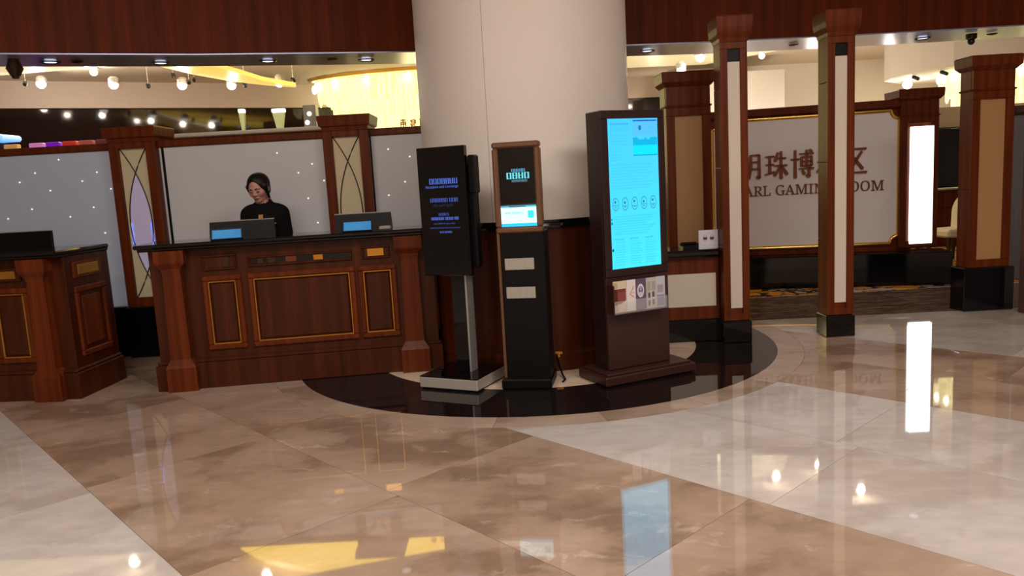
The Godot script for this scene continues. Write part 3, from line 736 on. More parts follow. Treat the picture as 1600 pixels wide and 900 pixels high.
# ------------------------------------------------------------------ kiosks
func kiosks() -> void:
	var r := RandomNumberGenerator.new(); r.seed = 5
	# 1: black sign stand with a slanted silver foot
	var t := thing("digital_sign", "black digital sign on a slim post with a square silver base", "digital sign", Vector3(-0.43, 0, -6.05), deg_to_rad(-26.0))
	obj("base", boxed(Vector3(0, 0.055, 0), Vector3(0.52, 0.085, 0.5), 0.006), M.silver_paint, t)
	obj("base_foot", boxed(Vector3(0, 0.008, 0), Vector3(0.49, 0.016, 0.47)), M.black_satin, t)
	obj("base_top", boxed(Vector3(0, 0.101, 0), Vector3(0.518, 0.008, 0.498), 0.003), M.black_glass, t)
	obj("post", boxed(Vector3(0.03, 0.6, 0.0), Vector3(0.12, 0.99, 0.1), 0.004), M.black_glass, t)
	obj("post_side", boxed(Vector3(0.098, 0.52, -0.005), Vector3(0.016, 0.83, 0.11), 0.003), M.steel, t)
	obj("display", boxed(Vector3(-0.01, 1.385, 0.1), Vector3(0.42, 0.99, 0.05), 0.005), M.black_glass, t)
	obj("back_box", boxed(Vector3(0.06, 1.35, 0.035), Vector3(0.36, 0.8, 0.08), 0.01), M.black_satin, t)
	obj("side_bracket", boxed(Vector3(0.232, 1.66, 0.05), Vector3(0.06, 0.29, 0.09), 0.012), M.black_satin, t)
	var im := blank(210, 500, Color(0.002, 0.003, 0.008))
	var blue := Color(0.33, 0.45, 0.85)
	text_row(im, 48, 168, 118, 22, blue, r, true)
	text_row(im, 46, 168, 195, 16, blue * 0.8, r, true)
	text_row(im, 58, 156, 217, 11, blue * 0.6, r)
	text_row(im, 82, 130, 254, 11, blue * 0.85, r, true)
	text_row(im, 46, 168, 270, 12, blue, r, true)
	text_row(im, 56, 156, 292, 7, blue * 0.9, r)
	text_row(im, 38, 178, 309, 7, blue * 0.9, r)
	text_row(im, 82, 134, 326, 8, blue * 0.9, r, true)
	var b := MB.new(); b.quad_uv(Vector3(-0.21, 1.87, 0.1265), Vector3(0.19, 1.87, 0.1265), Vector3(0.19, 0.9, 0.1265), Vector3(-0.21, 0.9, 0.1265), Vector3.BACK)
	var scr := obj("screen", b, picture("sign_screen", im, 1.0), t)
	var f := SystemFont.new(); f.font_names = PackedStringArray(["Droid Sans"])
	var tm := TextMesh.new(); tm.font = f; tm.font_size = 48; tm.text = "Reception and Concierge"; tm.depth = 0.001
	tm.pixel_size = 0.29 / f.get_string_size(tm.text, HORIZONTAL_ALIGNMENT_LEFT, -1, 48).x
	var lt := obj("lettering", tm, glow("screen_text", blue, 0.9, Color(0.02, 0.02, 0.05)), scr)
	lt.position = Vector3(-0.01, 1.578, 0.1275)

	# 2: bronze and black self service kiosk
	t = thing("self_service_kiosk", "tall bronze framed kiosk with a lit touch screen and two cream slots", "kiosk", Vector3(0.105, 0, -5.93), deg_to_rad(-10.0))
	obj("foot", boxed(Vector3(0, 0.04, 0.02), Vector3(0.39, 0.08, 0.36), 0.012), M.black_satin, t)
	obj("cabinet", boxed(Vector3(0.012, 0.64, 0.0), Vector3(0.34, 1.14, 0.26), 0.006), M.black_satin, t)
	obj("side_trim", boxed(Vector3(-0.168, 0.64, 0.005), Vector3(0.022, 1.14, 0.27), 0.004), M.kiosk_brown, t)
	b = MB.new(); frame_bars(b, -0.18, 0.18, 1.2, 1.88, 0.1, 0.045, 0.1, 0.012); b.box(Vector3(0, 1.54, 0.06), Vector3(0.28, 0.62, 0.06)); obj("screen_housing", b, M.kiosk_brown, t)
	im = blank(130, 210, Color(0.004, 0.005, 0.012))
	var cy := Color(0.45, 0.92, 0.98)
	im.fill_rect(Rect2i(64, 0, 7, 44), Color(0.035, 0.035, 0.045))
	text_row(im, 46, 94, 78, 12, Color(0.35, 0.66, 0.8), r, true)
	text_row(im, 28, 110, 92, 24, cy, r, true)
	text_row(im, 46, 96, 119, 9, Color(0.4, 0.6, 0.7), r, true)
	b = MB.new(); b.quad_uv(Vector3(-0.138, 1.835, 0.13), Vector3(0.138, 1.835, 0.13), Vector3(0.138, 1.42, 0.13), Vector3(-0.138, 1.42, 0.13), Vector3.BACK)
	b.box(Vector3(0, 1.627, 0.12), Vector3(0.276, 0.414, 0.018)); obj("upper_screen", b, picture("kiosk_screen", im, 1.0, 0.05), t)
	im = blank(160, 92, Color(0.80, 0.99, 1.0))
	im.fill_rect(Rect2i(0, 0, 160, 8), Color(0.25, 0.62, 0.75)); im.fill_rect(Rect2i(38, 2, 74, 5), Color(0.14, 0.34, 0.45))
	im.fill_rect(Rect2i(0, 78, 160, 14), Color(0.16, 0.72, 0.85)); im.fill_rect(Rect2i(120, 24, 26, 32), Color(0.2, 0.8, 0.88))
	text_row(im, 18, 96, 28, 9, Color(0.45, 0.8, 0.86), r, true); text_row(im, 18, 80, 48, 7, Color(0.6, 0.9, 0.94), r)
	b = MB.new(); b.quad_uv(Vector3(-0.138, 1.408, 0.131), Vector3(0.138, 1.408, 0.131), Vector3(0.138, 1.25, 0.131), Vector3(-0.138, 1.25, 0.131), Vector3.BACK); obj("touch_screen", b, picture("touch_picture", im, 1.5), t)
	for y in [0.965, 0.745]:
		b = MB.new(); b.box(Vector3(-0.015, y, 0.133), Vector3(0.225, 0.088, 0.016), 0.003)
		var sl := obj("cream_slot", b, M.silver_paint, t)
		b = MB.new()
		for k in 5: b.box(Vector3(-0.095 + k * 0.04, y, 0.1415), Vector3(0.003, 0.07, 0.002))
		obj("slot_rib", b, M.steel, sl)

	# 3: maroon information totem
	t = thing("information_totem", "big maroon totem with a tall bright cyan screen and brochure rack", "totem", Vector3(0.965, 0, -5.995), deg_to_rad(25.0))
	obj("base", boxed(Vector3(0.0, 0.045, 0.0), Vector3(0.84, 0.07, 0.42), 0.008), M.kiosk_maroon, t)
	obj("base_step", boxed(Vector3(0.0, 0.088, 0.0), Vector3(0.78, 0.018, 0.37), 0.005), M.kiosk_maroon, t)
	obj("base_foot", boxed(Vector3(0.0, 0.006, 0.0), Vector3(0.8, 0.012, 0.38)), M.black_satin, t)
	obj("body", boxed(Vector3(-0.03, 1.08, -0.02), Vector3(0.575, 1.98, 0.19), 0.006), M.kiosk_maroon_dark, t)
	b = MB.new(); frame_bars(b, -0.3175, 0.2575, 0.82, 2.07, 0.085, 0.062, 0.03, 0.005); obj("screen_bezel", b, M.kiosk_maroon_dark, t)
	obj("lower_front", boxed(Vector3(-0.03, 0.46, 0.082), Vector3(0.575, 0.72, 0.024), 0.005), M.kiosk_maroon, t)
	im = blank(270, 660, Color(0.16, 0.72, 0.93))
	var ink := Color(0.19, 0.63, 0.82); var pale := Color(0.27, 0.82, 0.97)
	for y in range(0, 660, 6): im.fill_rect(Rect2i(0, y, 270, 6), Color(0.24, 0.70, 0.90).lerp(Color(0.24, 0.80, 0.92), y / 660.0))
	im.fill_rect(Rect2i(136, 6, 128, 70), Color(0.30, 0.66, 0.93)); im.fill_rect(Rect2i(136, 8, 128, 6), Color(0.08, 0.34, 0.72))
	text_row(im, 14, 110, 20, 8, Color(0.05, 0.36, 0.52), r); ring_img(im, 172, 42, 8, 11, 9, Color(0.05, 0.42, 0.62), true); text_row(im, 205, 250, 34, 12, ink, r)
	for y in [38, 48, 70, 82, 94, 106]: text_row(im, 14, 120 if y < 60 else 100, y, 7, ink, r)
	for y in [140, 152, 164, 176]: text_row(im, 14, 68, y, 8, ink, r)
	im.fill_rect(Rect2i(134, 96, 132, 68), Color(0.0, 0.78, 0.90)); im.fill_rect(Rect2i(134, 84, 132, 34), Color(0.0, 0.62, 0.78))
	for q in [[172, 12], [190, 8], [216, 12]]: ring_img(im, q[0], 82, q[1], 12, 12, Color(0.26, 0.70, 0.92), true)
	im.fill_rect(Rect2i(134, 160, 132, 4), Color(0.0, 0.5, 0.66))
	for k in 9: text_row(im, 16, 236 - (k % 3) * 14, 196 + k * 13, 8, ink, r)
	for k in 5:
		var cx := 30 + k * 51
		ring_img(im, cx, 372, 17, 29, 2, Color(0.2, 0.42, 0.54))
		ring_img(im, cx - 2, 362 + (k % 2) * 4, 5, 5, 5, Color(0.14, 0.36, 0.48), true)
		im.fill_rect(Rect2i(cx - 14, 376 + (k % 3) * 3, 26, 3), Color(0.2, 0.48, 0.6))
		im.fill_rect(Rect2i(cx - 6, 384, 12, 4), Color(0.22, 0.52, 0.64))
	for k in 8: text_row(im, 18, 250 - (k % 4) * 18, 424 + k * 11, 7, ink, r)
	im.fill_rect(Rect2i(4, 436, 6, 6), Color(0.02, 0.3, 0.5)); im.fill_rect(Rect2i(4, 450, 7, 11), Color(0.02, 0.34, 0.56)); ring_img(im, 8, 574, 5, 7, 5, Color(0.02, 0.25, 0.42), true)
	for k in 3:
		var x0 := 20 + k * 82
		text_row(im, x0, x0 + 48, 524, 7, Color(0.06, 0.40, 0.56), r)
		for y in range(538, 640, 11): text_row(im, x0, x0 + 62 - (y % 3) * 6, y, 6, ink, r)
	im.fill_rect(Rect2i(0, 600, 270, 2), pale)
	b = MB.new(); b.quad_uv(Vector3(-0.257, 2.01, 0.092), Vector3(0.197, 2.01, 0.092), Vector3(0.197, 0.88, 0.092), Vector3(-0.257, 0.88, 0.092), Vector3.BACK); obj("screen", b, picture("totem_screen", im, 1.5, 0.08), t)
	area(t.to_global(Vector3(-0.03, 1.45, 0.13)), t.global_basis.z, Vector2(0.45, 1.12), Color(0.35, 0.82, 1.0), 0.16)
	# clear brochure rack on its front, with five brochures standing in it
	var rk := thing("brochure_rack", "clear shelf of brochures fixed below the cyan totem screen", "brochure rack", t.position, t.rotation.y)
	b = MB.new(); b.box(Vector3(-0.068, 0.553, 0.143), Vector3(0.48, 0.01, 0.09)); b.box(Vector3(-0.313, 0.66, 0.143), Vector3(0.01, 0.22, 0.09)); b.box(Vector3(0.177, 0.66, 0.143), Vector3(0.01, 0.22, 0.09)); obj("tray", b, M.kiosk_maroon, rk)
	var glass := mat("rack_glass", Color(1, 1, 1, 0.12), 0.05); glass.transparency = BaseMaterial3D.TRANSPARENCY_ALPHA
	obj("front_pane", boxed(Vector3(-0.068, 0.6, 0.19), Vector3(0.485, 0.1, 0.004)), glass, rk)
	var tr := [[0.115, c8(216, 196, 172), "cream brochure with a brick red block, leftmost in the rack"], [0.082, c8(226, 216, 216), "white brochure with a pink triangle mark, second from left"], [0.088, c8(98, 78, 108), "purple brochure with a white round emblem, middle of the rack"], [0.092, c8(186, 180, 174), "grey brochure with four dark windows, second from right"], [0.085, c8(190, 190, 202), "pale blue brochure, rightmost in the rack"]]
	var x := -0.305
	for k in 5:
		var w: float = tr[k][0]
		im = blank(48, 96, tr[k][1])
		match k:
			0:
				im.fill_rect(Rect2i(2, 24, 44, 46), c8(124, 52, 42)); im.fill_rect(Rect2i(2, 24, 12, 50), c8(92, 30, 22)); im.fill_rect(Rect2i(16, 34, 30, 26), c8(140, 72, 66))
				for q in 20: im.fill_rect(Rect2i(26 + q, 70 - q / 2, 1, q / 2), c8(216, 196, 172))
				im.fill_rect(Rect2i(0, 4, 16, 18), c8(190, 166, 140)); im.fill_rect(Rect2i(0, 76, 16, 18), c8(196, 170, 142))
			1:
				for q in 22:
					im.fill_rect(Rect2i(38 - q, 20 + q, 3, 2), c8(196, 120, 116)); im.fill_rect(Rect2i(16 + q, 42 + q / 2, 3, 3), c8(200, 150, 146))
				im.fill_rect(Rect2i(20, 38, 22, 4), c8(222, 176, 170))
			2:
				ring_img(im, 23, 36, 17, 21, 6, c8(222, 214, 226)); ring_img(im, 23, 30, 6, 7, 5, c8(170, 160, 180), true); im.fill_rect(Rect2i(15, 40, 16, 12), c8(196, 188, 200)); im.fill_rect(Rect2i(4, 70, 40, 26), c8(110, 82, 112))
			3:
				for q in [[8, 46], [28, 44], [8, 70], [28, 68]]: im.fill_rect(Rect2i(q[0], q[1], 11, 17), c8(96, 86, 84))
				im.fill_rect(Rect2i(6, 12, 38, 28), c8(166, 158, 148)); im.fill_rect(Rect2i(22, 14, 3, 76), c8(206, 202, 198))
			4:
				im.fill_rect(Rect2i(8, 26, 30, 24), c8(164, 152, 160)); im.fill_rect(Rect2i(4, 58, 40, 34), c8(126, 130, 158))
		b = MB.new()
		b.box(Vector3(0, 0.12, 0), Vector3(w, 0.24, 0.008))
		b.quad_uv(Vector3(-w / 2, 0.24, 0.0045), Vector3(w / 2, 0.24, 0.0045), Vector3(w / 2, 0, 0.0045), Vector3(-w / 2, 0, 0.0045), Vector3.BACK)
		for i in b.uv.size() - 6: b.uv[i] = Vector2(0.02, 0.02)
		var o := obj("brochure", b, picture("print_%d" % k, im, 0.0, 0.4)); tag(o, tr[k][2], "brochure", "brochures in the rack")
		o.rotation.y = t.rotation.y
		o.position = t.to_global(Vector3(x + w / 2, 0.559, 0.165 + (0.006 if k == 3 else 0.0)))
		x += w + 0.003
	# power lead
	b = MB.new(); b.tube([Vector3(0.34, 0.13, -6.235), Vector3(0.345, 0.10, -6.16), Vector3(0.37, 0.02, -6.06), Vector3(0.385, 0.008, -5.95), Vector3(0.36, 0.008, -5.88)], 0.008, 6)
	tag(obj("power_cable", b, M.black_satin), "thin black power cable lying at the right foot of the bronze kiosk", "cable")
	b = MB.new(); b.box(Vector3(0.36, 0.13, -6.27), Vector3(0.07, 0.07, 0.02), 0.006); b.box(Vector3(0.36, 0.13, -6.257), Vector3(0.02, 0.03, 0.01), 0.003)
	tag(obj("power_socket", b, M.gold), "small brass socket low on the column wainscot", "socket")

# ------------------------------------------------------------------ things on the counters
func desk_things() -> void:
	for q in [[Vector3(-2.42, 0.95, -7.02), 0.6, 10.0, "wide dark monitor seen from behind in front of the clerk"], [Vector3(-1.34, 0.95, -7.15), 0.55, 6.0, "dark monitor seen from behind below the second lattice pillar"], [Vector3(-4.6, 0.95, -7.25), 0.66, -4.0, "dark monitor on the counter at the left edge"]]:
		var t := thing("monitor", q[3], "monitor", q[0], deg_to_rad(q[2]), "monitors on the reception counters")
		obj("foot", boxed(Vector3(0, 0.008, 0), Vector3(0.24, 0.016, 0.18), 0.004), M.black_satin, t)
		obj("neck", boxed(Vector3(0, 0.08, 0.02), Vector3(0.06, 0.15, 0.03), 0.004), M.black_satin, t)
		var b := MB.new(); b.stack(Vector3(0, 0.255, 0), [[-0.165, q[1] * 0.5, 0.02], [0.165, q[1] * 0.5 - 0.02, 0.02]], Basis(Vector3.RIGHT, -0.12)); obj("back_shell", b, M.black_satin, t)
		b = MB.new(); b.box(Vector3(0, 0.422, -0.02), Vector3(q[1] - 0.03, 0.008, 0.045), 0.002); obj("top_edge", b, M.steel, t)
		b = MB.new(); b.box(Vector3(0, 0.255, -0.026), Vector3(q[1] - 0.06, 0.28, 0.006), 0.0, Basis(Vector3.RIGHT, -0.12)); obj("screen", b, M.black_glass, t)
	var pic := blank(64, 32, Color(0.30, 0.66, 0.92))
	for y in 5: pic.fill_rect(Rect2i(4, 4 + y * 5, 40 + (y * 7) % 14, 2), Color(0.36, 0.74, 0.96))
	var pm := picture("tablet_screen", pic, 0.55)
	for q in [[Vector3(-2.36, 1.24, -6.45), 12.0, "blue lit customer tablet leaning left of the clerk"], [Vector3(-1.285, 1.24, -6.56), 4.0, "blue lit customer tablet in front of the right monitor"]]:
		var t := thing("customer_tablet", q[2], "tablet", q[0], deg_to_rad(q[1]), "customer tablets on the counter")
		var bs := Basis(Vector3.RIGHT, -0.5)
		var b := MB.new(); b.box(Vector3(0, 0.045, 0), Vector3(0.26, 0.1, 0.012), 0.003, bs); obj("case", b, M.black_satin, t)
		b = MB.new(); b.quad_uv(bs * Vector3(-0.115, 0.04, 0.0) + Vector3(0, 0.045, 0.008), bs * Vector3(0.115, 0.04, 0.0) + Vector3(0, 0.045, 0.008), bs * Vector3(0.115, -0.04, 0.0) + Vector3(0, 0.045, 0.008), bs * Vector3(-0.115, -0.04, 0.0) + Vector3(0, 0.045, 0.008), bs * Vector3.BACK); obj("screen", b, pm, t)
		b = MB.new(); b.box(Vector3(0, 0.03, -0.05), Vector3(0.05, 0.06, 0.02), 0.003); obj("stand", b, M.black_satin, t)
	tag(obj("card_reader", boxed(Vector3(-1.06, 1.255, -6.62), Vector3(0.1, 0.03, 0.06), 0.008), M.silver_paint), "small grey card reader right of the right tablet", "card reader")
	# half wall things
	var t := thing("notice_card", "white notice card with two small pictures standing on the half wall", "card", Vector3(1.842, 0.87, -7.1), deg_to_rad(-2.0))
	var im := blank(96, 90, c8(222, 216, 228))
	for k in 2:
		var x := 22 + k * 34
		ring_img(im, x + 9, 36, 10, 14, 2, c8(176, 160, 166)); im.fill_rect(Rect2i(x, 34, 20, 12), c8(84, 40, 44)); im.fill_rect(Rect2i(x + 3, 30, 14, 5), c8(206, 192, 196)); im.fill_rect(Rect2i(x + 4, 46, 12, 6), c8(198, 160, 150))
	ring_img(im, 48, 14, 8, 4, 1, c8(180, 176, 188))
	var b := MB.new(); b.quad_uv(Vector3(-0.088, 0.172, 0.004), Vector3(0.088, 0.172, 0.004), Vector3(0.088, 0, 0.004), Vector3(-0.088, 0, 0.004), Vector3.BACK)
	obj("print", b, picture("card_print", im, 0.0, 0.5), t)
	obj("board", boxed(Vector3(0, 0.086, 0), Vector3(0.178, 0.172, 0.006)), M.paper, t)
	obj("back_strut", boxed(Vector3(0, 0.05, -0.03), Vector3(0.03, 0.1, 0.05)), M.paper, t)
	t = thing("desk_phone", "low black telephone lying beside the notice card", "telephone", Vector3(1.70, 0.87, -7.2))
	b = MB.new(); b.stack(Vector3.ZERO, [[0.0, 0.09, 0.08], [0.02, 0.09, 0.08], [0.045, 0.08, 0.03, -0.04]]); obj("body", b, M.black_satin, t)
	b = MB.new(); b.box(Vector3(-0.02, 0.05, 0.0), Vector3(0.15, 0.02, 0.035), 0.008); b.box(Vector3(-0.085, 0.04, 0), Vector3(0.03, 0.03, 0.04), 0.008); obj("handset", b, M.black_satin, t)

# ------------------------------------------------------------------ clerk
func cap(p: Vector3, a: Vector3, b: Vector3, ra: float, rb: float) -> float:
	var ab := b - a
	var h := clampf((p - a).dot(ab) / ab.length_squared(), 0.0, 1.0)
	return (p - a - ab * h).length() - lerpf(ra, rb, h)

func ell(p: Vector3, c: Vector3, r: Vector3) -> float:
	var q := (p - c) / r
	var k := q.length()
	return (k - 1.0) * minf(r.x, minf(r.y, r.z)) if k < 1e-4 else k * (k - 1.0) / (q / r).length()

func smin(a: float, b: float, k: float) -> float:
	var h := maxf(k - absf(a - b), 0.0) / k
	return minf(a, b) - h * h * k * 0.25

func surface(b: MB, f: Callable, lo: Vector3, hi: Vector3, c: float, xf := Transform3D.IDENTITY) -> void:   # surface nets
	var nx := int((hi.x - lo.x) / c) + 2; var ny := int((hi.y - lo.y) / c) + 2; var nz := int((hi.z - lo.z) / c) + 2
	var d := PackedFloat32Array(); d.resize(nx * ny * nz); d.fill(1.0)
	var B := 5
	for bz in range(0, nz, B):
		for by in range(0, ny, B):
			for bx in range(0, nx, B):
				var mid := lo + Vector3(bx + B * 0.5, by + B * 0.5, bz + B * 0.5) * c
				var dm: float = f.call(mid)
				if absf(dm) > c * (B * 0.87 + 2.0) * 1.6:
					if dm < 0.0:
						for z in range(bz, mini(bz + B, nz)):
							for y in range(by, mini(by + B, ny)):
								for x in range(bx, mini(bx + B, nx)): d[x + nx * (y + ny * z)] = -1.0
					continue
				for z in range(bz, mini(bz + B, nz)):
					for y in range(by, mini(by + B, ny)):
						for x in range(bx, mini(bx + B, nx)): d[x + nx * (y + ny * z)] = f.call(lo + Vector3(x, y, z) * c)
	var ids := {}; var pos := PackedVector3Array(); var nor := PackedVector3Array()
	var sx := 1; var sy := nx; var sz := nx * ny
	var corner := [0, sx, sy, sx + sy, sz, sx + sz, sy + sz, sx + sy + sz]
	var edges := [[0, 1], [2, 3], [4, 5], [6, 7], [0, 2], [1, 3], [4, 6], [5, 7], [0, 4], [1, 5], [2, 6], [3, 7]]
	for z in nz - 1:
		for y in ny - 1:
			for x in nx - 1:
				var i := x + nx * (y + ny * z)
				var m := 0
				for k in 8:
					if d[i + corner[k]] < 0.0: m |= 1 << k
				if m == 0 or m == 255: continue
				var s := Vector3.ZERO; var cnt := 0
				for e in edges:
					var i0: int = e[0]; var i1: int = e[1]
					var a := d[i + corner[i0]]; var g := d[i + corner[i1]]
					if (a < 0.0) == (g < 0.0): continue
					var t := a / (a - g)
					var p0 := Vector3(i0 & 1, (i0 >> 1) & 1, i0 >> 2); var p1 := Vector3(i1 & 1, (i1 >> 1) & 1, i1 >> 2)
					s += p0.lerp(p1, t); cnt += 1
				var p := lo + (Vector3(x, y, z) + s / cnt) * c
				var q := c * 0.5
				var nn := Vector3(f.call(p + Vector3(q, 0, 0)) - f.call(p - Vector3(q, 0, 0)), f.call(p + Vector3(0, q, 0)) - f.call(p - Vector3(0, q, 0)), f.call(p + Vector3(0, 0, q)) - f.call(p - Vector3(0, 0, q))).normalized()
				ids[i] = pos.size(); pos.append(xf * p); nor.append((xf.basis * nn).normalized())
	for z in range(1, nz - 1):
		for y in range(1, ny - 1):
			for x in range(1, nx - 1):
				var i := x + nx * (y + ny * z)
				for ax in 3:
					var st: int = [sx, sy, sz][ax]
					if (d[i] < 0.0) == (d[i + st] < 0.0): continue
					var u: int = [sy, sz, sx][ax]; var w: int = [sz, sx, sy][ax]
					if not (ids.has(i) and ids.has(i - u) and ids.has(i - w) and ids.has(i - u - w)): continue
					var q: Array = [ids[i], ids[i - u], ids[i - u - w], ids[i - w]]
					for tr in [[0, 1, 2], [0, 2, 3]]:
						var i0: int = q[tr[0]]; var i1: int = q[tr[1]]; var i2: int = q[tr[2]]
						b.smooth_tri(pos[i0], pos[i1], pos[i2], nor[i0], nor[i1], nor[i2], Vector2(pos[i0].x, pos[i0].y), Vector2(pos[i1].x, pos[i1].y), Vector2(pos[i2].x, pos[i2].y))

func person() -> void:
	mat("skin", c8(188, 134, 118), 0.55).subsurf_scatter_enabled = true
	M.skin.subsurf_scatter_strength = 0.08
	mat("hair", c8(9, 6, 6), 0.5, 0.0, 0.4)
	mat("jacket", c8(9, 9, 11), 0.85, 0.0, 0.3)
	mat("trousers", c8(20, 20, 24), 0.8)
	mat("scarf", c8(176, 128, 62), 0.6)
	mat("lips", c8(150, 74, 72), 0.4)
	mat("eye_white", c8(214, 206, 200), 0.2)
	mat("iris", c8(30, 20, 16), 0.1)
	mat("brow", c8(36, 24, 20), 0.7)
	mat("shoe", c8(14, 13, 13), 0.3)
	var t := thing("person", "dark haired clerk in a black jacket looking down behind the counter", "person", Vector3(-2.305, 0, -7.34))
	t.scale = Vector3.ONE * 1.13
	# joints, standing, both forearms reaching forward to the working surface
	var sh := [Vector3(-0.132, 1.245, -0.01), Vector3(0.132, 1.245, -0.01)]
	var el := [Vector3(-0.168, 0.99, -0.02), Vector3(0.168, 0.99, -0.02)]
	var wr := [Vector3(-0.15, 0.90, 0.15), Vector3(0.15, 0.90, 0.15)]
	var hp := [Vector3(-0.09, 0.77, 0.0), Vector3(0.09, 0.77, 0.0)]
	var kn := [Vector3(-0.1, 0.43, 0.02), Vector3(0.1, 0.43, 0.02)]
	var an := [Vector3(-0.1, 0.08, -0.02), Vector3(0.1, 0.08, -0.02)]
	var neck0 := Vector3(0, 1.27, -0.01); var neck1 := Vector3(-0.01, 1.37, 0.02)
	var head := Transform3D(Basis.from_euler(Vector3(deg_to_rad(19), deg_to_rad(-10), deg_to_rad(3))), Vector3(-0.016, 1.458, 0.045))
	var torso := func(p: Vector3, g: float) -> float:
		var q := Vector3(p.x, p.y, p.z * 1.35)
		var v := cap(q, Vector3(0, 0.82, 0), Vector3(0, 0.97, 0), 0.15 + g, 0.125 + g)
		v = smin(v, cap(q, Vector3(0, 0.97, 0), Vector3(0, 1.17, 0), 0.125 + g, 0.142 + g), 0.08)
		v = smin(v, cap(q, Vector3(-0.09, 1.235, 0), Vector3(0.09, 1.235, 0), 0.065 + g, 0.065 + g), 0.1)
		return v
	var arms := func(p: Vector3, g: float, to_hand: bool) -> float:
		var k := 0 if p.x < 0.0 else 1
		var v := cap(p, sh[k], el[k], 0.056 + g, 0.043 + g)
		v = smin(v, cap(p, el[k], wr[k] if to_hand else el[k].lerp(wr[k], 0.92), 0.042 + g, 0.028 + g), 0.03)
		return v
	var legs := func(p: Vector3, g: float) -> float:
		var k := 0 if p.x < 0.0 else 1
		var v := cap(p, hp[k], kn[k], 0.09 + g, 0.058 + g)
		return smin(v, cap(p, kn[k], an[k], 0.056 + g, 0.036 + g), 0.04)
	var body := func(p: Vector3) -> float:
		var v: float = torso.call(p, 0.0)
		v = smin(v, arms.call(p, 0.0, true), 0.05)
		v = smin(v, legs.call(p, 0.0), 0.06)
		v = smin(v, cap(p, neck0, neck1, 0.062, 0.052), 0.05)
		var k := 0 if p.x < 0.0 else 1
		return smin(v, cap(p, an[k], an[k] + Vector3(0, -0.045, 0.13), 0.034, 0.026), 0.03)
	var b := MB.new()
	surface(b, body, Vector3(-0.36, 0.0, -0.2), Vector3(0.36, 1.43, 0.4), 0.016)
	# hands: palm, four fingers and a thumb each
	for k in 2:
		var s := -1.0 if k == 0 else 1.0
		var w: Vector3 = wr[k]
		var hand := func(p: Vector3) -> float:
			var v := cap(p, w, w + Vector3(-s * 0.008, -0.012, 0.045), 0.026, 0.024)
			for i in 4:
				var rx := (i - 1.5) * 0.017
				var k0 := w + Vector3(rx, -0.012, 0.075); var len: float = [0.032, 0.038, 0.036, 0.028][i if s > 0 else 3 - i]
				v = smin(v, cap(p, w + Vector3(rx * 0.8, -0.008, 0.03), k0, 0.0125, 0.0095), 0.006)
				v = minf(v, cap(p, k0, k0 + Vector3(0, -0.008, len), 0.009, 0.0082))
				v = minf(v, cap(p, k0 + Vector3(0, -0.008, len), k0 + Vector3(0, -0.024, len + 0.022), 0.0082, 0.007))
			v = smin(v, cap(p, w + Vector3(-s * 0.02, -0.005, 0.015), w + Vector3(-s * 0.045, -0.014, 0.05), 0.013, 0.01), 0.008)
			return smin(v, cap(p, w + Vector3(-s * 0.045, -0.014, 0.05), w + Vector3(-s * 0.045, -0.022, 0.078), 0.0095, 0.008), 0.004)
		surface(b, hand, w + Vector3(-0.075, -0.06, -0.03), w + Vector3(0.075, 0.04, 0.18), 0.0045)
	# head, in its own axes: face towards +z
	var hd := func(p: Vector3) -> float:
		var v := ell(p, Vector3(0, 0.03, -0.012), Vector3(0.073, 0.082, 0.09))
		v = smin(v, ell(p, Vector3(0, -0.03, 0.018), Vector3(0.058, 0.072, 0.062)), 0.04)
		v = smin(v, ell(p, Vector3(0, -0.085, 0.045), Vector3(0.028, 0.02, 0.026)), 0.035)
		v = smin(v, cap(p, Vector3(0, 0.012, 0.076), Vector3(0, -0.022, 0.094), 0.007, 0.011), 0.014)
		for s in [-1.0, 1.0]:
			v = smin(v, ell(p, Vector3(s * 0.012, -0.026, 0.084), Vector3(0.007, 0.006, 0.008)), 0.008)
			v = smin(v, ell(p, Vector3(s * 0.04, -0.018, 0.056), Vector3(0.02, 0.018, 0.018)), 0.03)
			v = -smin(-v, ell(p, Vector3(s * 0.031, 0.006, 0.094), Vector3(0.016, 0.01, 0.014)), 0.012)
			v = smin(v, ell(p, Vector3(s * 0.031, 0.006, 0.069), Vector3(0.013, 0.011, 0.011)), 0.004)
			v = smin(v, ell(p, Vector3(s * 0.076, -0.005, -0.012), Vector3(0.009, 0.03, 0.018)), 0.008)
			v = smin(v, ell(p, Vector3(s * 0.03, 0.026, 0.076), Vector3(0.022, 0.006, 0.008)), 0.014)
		v = smin(v, ell(p, Vector3(0, -0.052, 0.078), Vector3(0.021, 0.009, 0.01)), 0.012)
		return smin(v, cap(p, Vector3(0, -0.05, -0.02), Vector3(0.0, -0.13, -0.045), 0.054, 0.052), 0.03)
	surface(b, hd, Vector3(-0.1, -0.17, -0.12), Vector3(0.1, 0.13, 0.13), 0.0042, head)
	obj("body", b, M.skin, t)
	b = MB.new()
	for s in [-1.0, 1.0]:
		var e := MB.new(); e.tube([head * Vector3(s * 0.017, -0.001, 0.083), head * Vector3(s * 0.026, -0.004, 0.083), head * Vector3(s * 0.036, -0.003, 0.080), head * Vector3(s * 0.045, 0.001, 0.073)], 0.0026, 6)
		obj("eyelash", e, M.brow, t)
		e = MB.new(); e.ball(head * Vector3(s * 0.031, -0.001, 0.078), Vector3(0.006, 0.004, 0.005), 10, 8); obj("eye", e, M.iris, t)
		e = MB.new(); e.tube([head * Vector3(s * 0.014, 0.024, 0.086), head * Vector3(s * 0.03, 0.03, 0.083), head * Vector3(s * 0.05, 0.024, 0.07)], 0.0035, 6); obj("eyebrow", e, M.brow, t)
